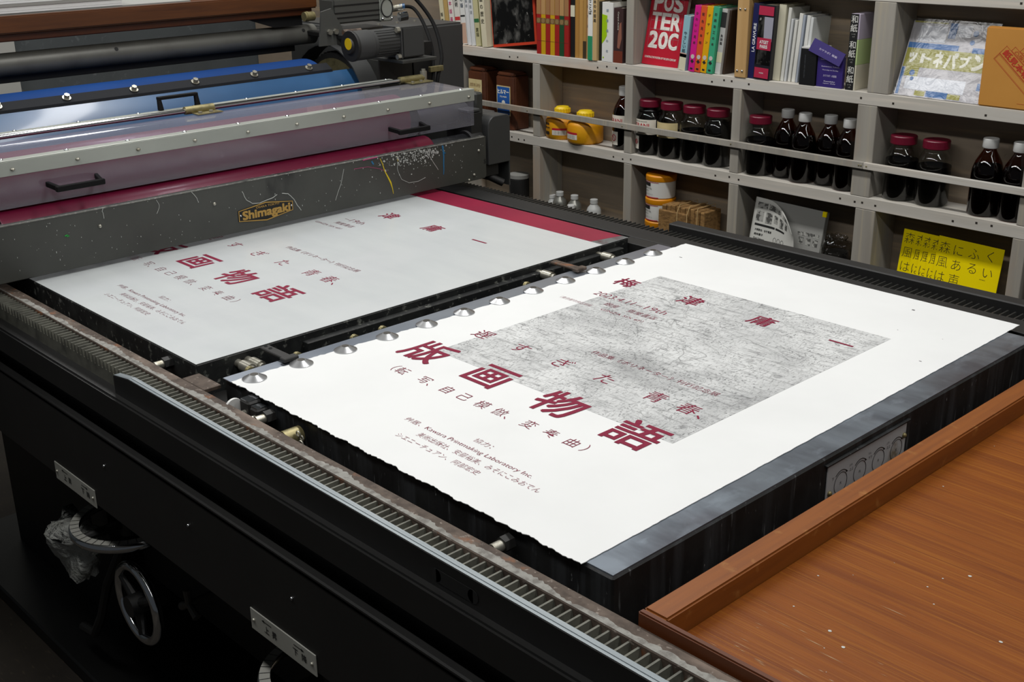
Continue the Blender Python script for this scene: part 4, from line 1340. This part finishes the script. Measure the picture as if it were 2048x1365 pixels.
# ------------------------------------------------------------------ bottles and jars, middle shelf
MID = SB[2] + .0002
BY = 2.546
def jar_parts(root, fill, r=.0385):
    pr = [(.004, 0), (r * .9, 0), (r, .005), (r, .090), (r * .97, .102), (r * .86, .114), (r * .74, .121), (r * .70, .124), (r * .70, .133)]
    MB().lathe(pr, (0, 0, 0), 36, caps=False).build('glass', 'clear_glass', root, world=False, angle=60, face='out')
    k = [(.003, .002), (r * .88, .002), (r * .965, .007)]
    k += [(rr * .965, zz) for rr, zz in pr[3:8] if zz < fill] + [(r * .80 if fill > .11 else r * .962, fill), (.003, fill)]
    MB().lathe(k, (0, 0, 0), 32).build('liquid', 'liquid', root, world=False)
    m = MB().lathe([(r * .74, .130), (r * .79, .132), (r * .79, .148), (r * .75, .150), (.003, .150)], (0, 0, 0), 36)
    m.build('cap', 'red_cap', root, world=False)
def bottle_parts(root, r=.0342, H=.171, fill=.112):
    pr = [(.004, 0), (r * .9, 0), (r, .005), (r, .092), (r * .96, .104), (r * .82, .120), (r * .58, .135), (r * .42, .144), (r * .38, .150), (r * .38, .156)]
    MB().lathe(pr, (0, 0, 0), 36, caps=False).build('glass', 'amber_glass', root, world=False, angle=60, face='out')
    k = [(.003, .002), (r * .88, .002), (r * .965, .007), (r * .965, .092), (r * .92, .104), (r * .85, fill), (.003, fill)]
    MB().lathe(k, (0, 0, 0), 32).build('liquid', 'liquid', root, world=False)
    m = MB().lathe([(r * .46, .150), (r * .50, .152), (r * .50, H - .0015), (r * .46, H), (.002, H)], (0, 0, 0), 30)
    m.build('cap', 'white_cap', root, world=False)
JL = {-2.142: ('red-capped jar with cream label, fullest at the shelf post', .121, 'g'), -2.066: ('red-capped jar with cream label and clear empty neck', .070, 'l'),
      -1.988: ('red-capped jar without label between a labelled and a full jar', .085, 0), -1.909: ('red-capped full dark jar nearest the post before the single jar', .118, 0),
      -1.7685: ('single red-capped jar standing beside the row of white-capped bottles', .092, 0), -1.374: ('first of two red-capped jars in the wide compartment', .095, 0),
      -1.292: ('second of two red-capped jars, beside empty shelf space', .092, 0)}
for x, (lab, fill, deco) in JL.items():
    j = thing('ink_jar', lab, 'jar', (x, BY, MID), 'red-capped glass jars')
    jar_parts(j, fill, .0365 if x == -1.7685 else .0385)
    if x == -1.7685:
        j.location.y = 2.537
    if deco:
        o = MB().arc((0, 0), .0389, .058, .099, -150, -25, 18).build('paper_label', 'label_paper' if deco == 'g' else 'label_cream', j, world=False)
        if deco == 'g':
            t = MB().text('GRANI', bend((0, 0), .0392, -92, .0825), w=.052, h=.012, bold=.015)
            t.build('lettering', 'label_red', o, world=False, smooth=False)
            t = MB().text('ETCHING GROUND', bend((0, 0), .0392, -92, .0935), w=.040, h=.003)
            t.text('printing chemicals', bend((0, 0), .0392, -92, .064), w=.040, h=.003)
            t.build('lettering', 'ink_black', o, world=False, smooth=False)
            w_ = MB().arc((0, 0), .0389, .016, .052, -135, -100, 8).build('warning_label', 'label_paper', j, world=False)
            ring = [bend((0, 0), .0394, -117, .036)(.0062 * math.cos(a * PI / 12), .0062 * math.sin(a * PI / 12)) for a in range(24)]
            t = MB().tube(ring, .0008, 6, True).tube([ring[9], ring[21]], .0007, 6)
            t.build('no_smoking_sign', 'label_red', w_, world=False)
        else:
            t = MB()
            for k in range(3):
                t.text('plate oil for intaglio', bend((0, 0), .0392, -84, .064 + .008 * k), w=.046, h=.003)
            t.build('lettering', 'ink_black', o, world=False, smooth=False)
for x, lab in {-1.7020: 'first amber bottle with white cap, next to the single red-capped jar', -1.6400: 'second amber bottle with white cap in the row of four',
               -1.5780: 'third amber bottle with white cap in the row of four', -1.5145: 'last amber bottle of the row of four, partly behind the thick post',
               -1.1640: 'amber bottle with white cap beyond the empty shelf space', -1.0950: 'amber bottle with white cap at the end post of the wide compartment'}.items():
    b = thing('amber_bottle', lab, 'bottle', (x, 2.558 if x in (-1.7020, -1.5780) else 2.541, MID), 'amber bottles with white caps')
    bottle_parts(b, .0322 if x < -1.3 else .0342)
b = thing('amber_bottle', 'tall amber bottle with white label and no-smoking sign', 'bottle', (-2.238, BY, MID), 'amber bottles with white caps')
bottle_parts(b, .0330, .176)
o = MB().arc((0, 0), .0334, .070, .098, -160, -30, 16).build('paper_label', 'label_paper', b, world=False)
MB().text('GRANI', bend((0, 0), .0337, -98, .083), w=.046, h=.012, bold=.012).build('lettering', 'label_red', o, world=False, smooth=False)
o = MB().arc((0, 0), .0334, .014, .052, -138, -80, 12).build('warning_label', 'label_paper', b, world=False)
ring = [bend((0, 0), .0339, -106, .034)(.0088 * math.cos(a * PI / 12), .0088 * math.sin(a * PI / 12)) for a in range(24)]
MB().tube(ring, .0009, 6, True).tube([ring[9], ring[21]], .0008, 6).build('no_smoking_sign', 'label_red', o, world=False)

for x, y, lab, d in ((-2.4840, 2.548, 'yellow flat jar with black lettering, farther from the amber bottle', 1), (-2.3830, 2.540, 'yellow flat jar with pigment-stained side, nearer the amber bottle', 0)):
    j = thing('yellow_jar', lab, 'jar', (x, y, MID), 'squat yellow jars')
    r = .0500 if d else .0530
    MB().lathe([(r * .9, 0), (r, .006), (r, .052), (r * .93, .060), (r * .55, .068), (r * .40, .070), (r * .40, .074)], (0, 0, 0), 40).build('jar', 'jar_yellow', j, world=False, angle=50)
    c = MB().lathe([(r * .42, .0742), (r * .46, .076), (r * .46, .086), (r * .36, .092), (.003, .093)], (0, 0, 0), 24)
    for k in range(18):
        a = k * PI / 9
        c.cyl((r * .46 * math.cos(a), r * .46 * math.sin(a), .0745), (r * .46 * math.cos(a), r * .46 * math.sin(a), .087), .0014, None, 6)
    c.build('cap', 'cap_yellow', j, world=False)
    a0 = -58 if d else -100
    o = MB().arc((0, 0), r + .0004, .014, .028, a0 - 26, a0 + 26, 12).build('paper_label', 'label_paper', j, world=False)
    MB().arc((0, 0), r + .0005, .0285, .0345, a0 - 26, a0 + 26, 12).build('red_band', 'label_red', j, world=False)
    t = MB()
    for k in range(3):
        t.text('パウダー顔料 品質表示', bend((0, 0), r + .0008, a0, .0175 + .0036 * k), w=.036, h=.0022)
    t.build('lettering', 'ink_black', o, world=False, smooth=False)
    if d:
        t = MB().text('3000', bend((0, 0), r + .0008, -110, .018), w=.024, h=.010, bold=.05)
        t.text('顔料用', bend((0, 0), r + .0008, -110, .034), w=.026, h=.006, bold=.02).text('粉末', bend((0, 0), r + .0008, -110, .045), w=.026, h=.007, bold=.04)
        t.build('lettering', 'ink_black', j, world=False, smooth=False)

def brown_can(x, lab, blue, h):
    b = thing('brown_bottle', lab, 'bottle', (x, 2.512, MID), 'square brown bottles')
    m = MB()
    w, d = .084, .068
    m.slab([(.010, 0, 0), (w - .010, 0, 0), (w, .010, 0), (w, d, 0), (0, d, 0), (0, .010, 0)], (0, 0, h - .016))
    m.build('body', 'box_brown', b, .003, world=False, seg=2)
    MB().slab([(.012, .003, h - .0158), (w - .012, .003, h - .0158), (w - .004, .012, h - .0158), (w - .004, d - .003, h - .0158), (.004, d - .003, h - .0158), (.004, .012, h - .0158)], (0, 0, .012)).build('shoulder', 'box_brown', b, .004, seg=2, world=False)
    lo, hi = (.044, .134) if blue else (.052, .142)
    l = bx('paper_label', 'label_cream', b, .011, w - .012, -.0008, 0, lo, hi, world=False)
    t = MB()
    if blue:
        MB().quad((.014, -.0011, lo + .003), (w - .015, -.0011, lo + .003), (w - .015, -.0011, hi - .003), (.014, -.0011, hi - .003)).build('blue_print', 'label_blue', l, world=False)
        t.text('ヒルマー', facexz(.0415, -.0014, .116), w=.050, h=.014, bold=.04)
        t.text('FILMER', facexz(.0415, -.0014, .101), w=.030, h=.005, bold=.01)
        t.lathe([(.0075, -.0014), (.0075, -.0012)], (.0415, 0, .083), 20, 'Y')
        t.build('lettering', flat('e3e3da'), l, world=False, smooth=False)
    else:
        t.text('顔料粉', facexz(.0415, -.0010, .124), w=.050, h=.012)
        t.text('VEHICLE', facexz(.0415, -.0010, .107), w=.036, h=.006)
        t.tube([(.0415 + .011 * math.cos(a * PI / 12), -.0011, .080 + .011 * math.sin(a * PI / 12)) for a in range(24)], .0005, 4, True)
        t.build('lettering', flat('7a5a34'), l, world=False, smooth=False)
brown_can(-2.874, 'square brown bottle with cream label behind the machine', False, .182)
brown_can(-2.744, 'square brown bottle with blue label at the shelf post', True, .178)

# ------------------------------------------------------------------ lower shelf
LOW = SB[3] + .0002
def chem_bottle(x, y, lab, body, cap, h):
    b = thing('chemical_bottle', lab, 'bottle', (x, y, LOW), 'small capped bottles on the lower shelf')
    r = .0215 if h < .082 else .025
    MB().lathe([(r * .9, 0), (r, .004), (r, h * .58), (r * .86, h * .68), (r * .48, h * .80), (r * .44, h * .83)], (0, 0, 0), 28).build('body', body, b, world=False, angle=50)
    MB().lathe([(r * .50, h * .831), (r * .54, h * .84), (r * .54, h * .99), (r * .48, h), (.002, h)], (0, 0, 0), 24).build('cap', cap, b, world=False)
chem_bottle(-2.534, 2.553, 'white-capped bottle closest to the shelf post, lowest of the four', 'bottle_grey', 'white_cap', .060)
chem_bottle(-2.492, 2.545, 'grey metal bottle beside the lowest white cap', 'bottle_steel', 'bottle_grey', .078)
chem_bottle(-2.428, 2.543, 'second grey metal bottle, behind the short white one', 'bottle_steel', 'bottle_grey', .078)
chem_bottle(-2.412, 2.512, 'short white bottle in front of the metal ones', 'bottle_grey', 'white_cap', .056)
chem_bottle(-2.347, 2.542, 'broad white bottle standing apart from the other three', 'bottle_grey', 'bottle_grey', .079)
dc = thing('dark_can', 'dark can half hidden behind the carriage on the lower shelf', 'can', (-2.672, 2.545, LOW))
MB().lathe([(.030, 0), (.032, .004), (.032, .090), (.030, .092)], (0, 0, 0), 28).build('body', 'matte_black', dc, world=False)
MB().lathe([(.031, .0925), (.033, .094), (.033, .105), (.002, .106)], (0, 0, 0), 28).build('lid', 'grey_board', dc, world=False)
for i, lab in enumerate(('lowest white and orange tub, hidden behind the cardboard bundle', 'middle white and orange tub, its lid showing over the cardboard bundle', 'upper white and orange tub stacked on another tub')):
    b = thing('tub', lab, 'tub', (-2.093, 2.543, LOW + .0655 * i), 'stacked white and orange tubs')
    r = .0415
    MB().lathe([(r * .92, 0), (r * .97, .002), (r, .046), (r * 1.0, .048)], (0, 0, 0), 40).build('body', 'tub_white', b, world=False)
    MB().lathe([(r * 1.02, .0482), (r * 1.04, .050), (r * 1.04, .0615), (r * .98, .0645), (.003, .0653)], (0, 0, 0), 40).build('lid', 'tub_orange', b, world=False)
    MB().arc((0, 0), r + .0006, .035, .0445, -150, -95, 14).build('black_label', 'ink_black', b, world=False)
    t = MB()
    t.arc((0, 0), r + .0006, .0450, .0462, -150, -60, 14).arc((0, 0), r + .0006, .002, .0045, -150, -60, 14)
    t.build('red_band', 'label_red', b, world=False)
    t = MB().text('水性メディウム', bend((0, 0), r + .0008, -112, .029), w=.034, h=.006, bold=.02).text('クリアー', bend((0, 0), r + .0008, -118, .021), w=.024, h=.005, bold=.02)
    t.text('シルクスクリーン', bend((0, 0), r + .0008, -108, .012), w=.036, h=.005)
    t.build('lettering', 'ink_black', b, world=False, smooth=False)
# bundle of corrugated wrappers
cbn = thing('cardboard_bundle', 'string-tied bundle of brown corrugated cardboard by the tubs', 'cardboard', (-2.050, 2.492, LOW))
random.seed(3)
for i in range(9):
    x0 = .0 + i * .0165
    dz = random.uniform(-.003, .003)
    o = bx('sheet', 'corrugate', cbn, x0, x0 + .0145, .003 + random.uniform(0, .004), .080, .001, .128 + dz - abs(i - 3) * .0012, .0015, world=False)
bx('face_sheet', 'corrugate', cbn, -.004, .098, -.006, .0020, .0, .112, .003, world=False)
m = MB()
for x in (.064, .098, .126):
    m.tube([(x, -.0075 if x < .1 else .0015, .0), (x, -.0075 if x < .1 else .0015, .113 if x < .1 else .126), (x, .004, .1325), (x, .080, .1325), (x, .0845, .0)], .0010, 6)
m.build('string', 'string', cbn, world=False)

# monochrome zine in front of a grey board book
gbk = thing('board_book', 'grey board book with yellow tab behind the curling zine', 'book', (-1.738, 2.523, LOW))
bx('block', 'grey_board', gbk, 0, .170, 0, .016, 0, .183, .001, world=False)
bx('yellow_tab', 'card_yellow', gbk, .160, .171, -.0008, .004, .170, .1832, world=False)
t = MB()
for k in range(7):
    t.quad((.098 + .0092 * k, -.0004, .112), (.106 + .0092 * k, -.0004, .112), (.106 + .0092 * k, -.0004, .122), (.098 + .0092 * k, -.0004, .122))
for k in range(3):
    t.quad((.104 + .021 * k, -.0004, .090), (.118 + .021 * k, -.0004, .090), (.118 + .021 * k, -.0004, .108), (.104 + .021 * k, -.0004, .108))
t.build('cover_print', 'zine_grey', gbk, world=False)
gbk.rotation_euler = (math.radians(-8), math.radians(1.5), 0)
zn = thing('zine', 'white zine with black pictograms and curling page corner', 'zine', (-1.772, 2.508, LOW))
m = MB()
N = 18
top = []
def curl(u, v):
    """point on the sheet: u along x (0..1), v up (0..1); the upper far corner falls forward"""
    c = max(0, u - .45 + .45 * (v - .5))
    return (.150 * u - .018 * c, -.030 * c * c * (v + .2) - .001, .188 * v - .075 * c * c * max(v - .3, 0) * 2.2)
vs = [curl(i / N, k / N) for k in range(N + 1) for i in range(N + 1)]
m.faces(vs, [(k * (N + 1) + i, k * (N + 1) + i + 1, (k + 1) * (N + 1) + i + 1, (k + 1) * (N + 1) + i) for k in range(N) for i in range(N)])
zs = m.build('page', flat('c2c2bc', .7), zn, world=False)
zs.modifiers.new('thick', 'SOLIDIFY').thickness = .0012
def onz(a, b, d=.0016):
    p = curl(a, b)
    return (p[0], p[1] - d, p[2])
def zrect(mb, u0, u1, v0, v1, n=6):
    for i in range(n):
        a, b = u0 + (u1 - u0) * i / n, u0 + (u1 - u0) * (i + 1) / n
        mb.quad(onz(a, v0), onz(b, v0), onz(b, v1), onz(a, v1))
m = MB()
for u0, u1 in ((.06, .27), (.30, .52), (.53, .62), (.66, .80)):
    zrect(m, u0, u1, .86, .94)
for u0, u1, v0 in ((.06, .21, .68), (.26, .40, .67), (.45, .54, .70), (.59, .69, .67), (.73, .80, .70)):
    zrect(m, u0, u1, v0, .82)
m.build('picture_blocks', 'zine_grey', zn, world=False, smooth=False)
m = MB()
zrect(m, .06, .49, .615, .645)
zrect(m, .51, .73, .615, .645)
zf = lambda u, v: (lambda a, b: onz(u + a / .150, v + b / .188))
for i, s in enumerate(('大岡鉄也・谷竹電景', '森林鷹子', 'Gott Unisons', '中島展太', '佐藤ガルボン')):
    w = (.052, .028, .034, .026, .036)[i]
    m.text(s, zf(.08, .56 - .062 * i), w=w, h=.0062, bold=.02, anchor='l')
for k in range(3):
    ring = [onz(.52 + .09 * k + .032 * math.cos(a * PI / 8), .47 + .035 * math.sin(a * PI / 8)) for a in range(16)]
    m.tube(ring, .0004, 4, True)
m.text('へ', zf(.76, .40), w=.010, h=.020)
m.text('●●', zf(.52, .33), w=.014, h=.006)
m.text('手', zf(.66, .31), w=.012, h=.012)
ring = [onz(u, v) for u, v in ((.36, .42), (.46, .41), (.46, .28), (.40, .22), (.34, .30))]
m.tube(ring, .0005, 4, True)
m.build('pictograms', 'ink_black', zn, world=False, smooth=False)
zn.rotation_euler = (math.radians(-9), math.radians(2), 0)
# jar in a plastic bag
bj = thing('bagged_jar', 'dark jar wrapped in a crinkled clear plastic bag', 'jar', (-1.518, 2.535, LOW))
MB().lathe([(.026, 0), (.029, .004), (.029, .085), (.027, .089), (.003, .090)], (0, 0, 0), 30).build('jar', 'matte_black', bj, world=False)
random.seed(9)
m = MB()
vs, n = [], 26
prof = [(.033, .0), (.036, .03), (.036, .07), (.037, .095), (.030, .112), (.018, .118), (.024, .128)]
for r, z in prof:
    for i in range(n):
        a = 2 * PI * i / n
        q = r * (1 + random.uniform(-.10, .10))
        vs.append((q * math.cos(a) * 1.15, q * math.sin(a) * .9, z + random.uniform(-.003, .003)))
m.faces(vs, [(k * n + i, k * n + (i + 1) % n, (k + 1) * n + (i + 1) % n, (k + 1) * n + i) for k in range(len(prof) - 1) for i in range(n)])
m.build('plastic_bag', 'thin_film', bj, world=False, angle=25, face='out')

# five yellow flyers fanned out
YC = [-1.360, -1.329, -1.308, -1.285, -1.264]
for i, x in enumerate(YC):
    lab = ['farthest back yellow flyer at the end of the fan, showing one full column', 'second yellow flyer from the back of the fan', 'third and middle yellow flyer of the fan',
           'fourth yellow flyer, just behind the front one', 'front yellow flyer showing its whole Japanese text'][i]
    c = thing('flyer', lab, 'flyer', (x, 2.540 - .0035 * i, LOW - .001 + .0012), 'fanned yellow flyers')
    W_ = .157
    H_ = .178 - (.004 if i < 4 else 0)
    bx('card', 'card_yellow', c, 0, W_, 0, .0016, 0, H_, .0003, world=False)
    t = MB()
    k = .0270
    cols = [('森', .0185, .154), ('風', .0185, .119), ('は', .0185, .085)]
    rest = [('に', .052, .153), ('ふ', .090, .154), ('く', .128, .156), ('あ', .053, .119), ('る', .091, .120), ('い', .129, .117), ('声', .053, .084)] if i == 4 else []
    t.chars(cols + rest, facexz(0, -.0004, 0), k, -.016)
    if i == 4:
        t.text('photographs and sounds', facexz(.062, -.0004, .068), w=.03, h=.002)
        t.text('森岡書店', facexz(.120, -.0004, .100), w=.014, h=.002)
    t.build('lettering', 'ink_black', c, smooth=False, world=False)
    c.rotation_euler = (math.radians(-6), math.radians(1.5), 0)

# rag hung under the near handwheel
rg = thing('cleaning_rag', 'frayed pale cleaning rag bunched under the chrome handwheel', 'rag', (-1.765, .655, .402))
random.seed(21)
m = MB()
n, k = 22, 9
vs = []
for j in range(k):
    f = j / (k - 1)
    for i in range(n):
        a = 2 * PI * i / n
        r = (.050 + .012 * math.sin(a * 3 + f * 4) + random.uniform(-.008, .008)) * (1 - .45 * f)
        vs.append((r * 1.25 * math.cos(a), r * .8 * math.sin(a), .080 - f * .085 + random.uniform(-.007, .007)))
m.faces(vs, [(j * n + i, j * n + (i + 1) % n, (j + 1) * n + (i + 1) % n, (j + 1) * n + i) for j in range(k - 1) for i in range(n)] + [tuple(range(n))])
m.build('cloth', 'rag', rg, world=False, angle=180)
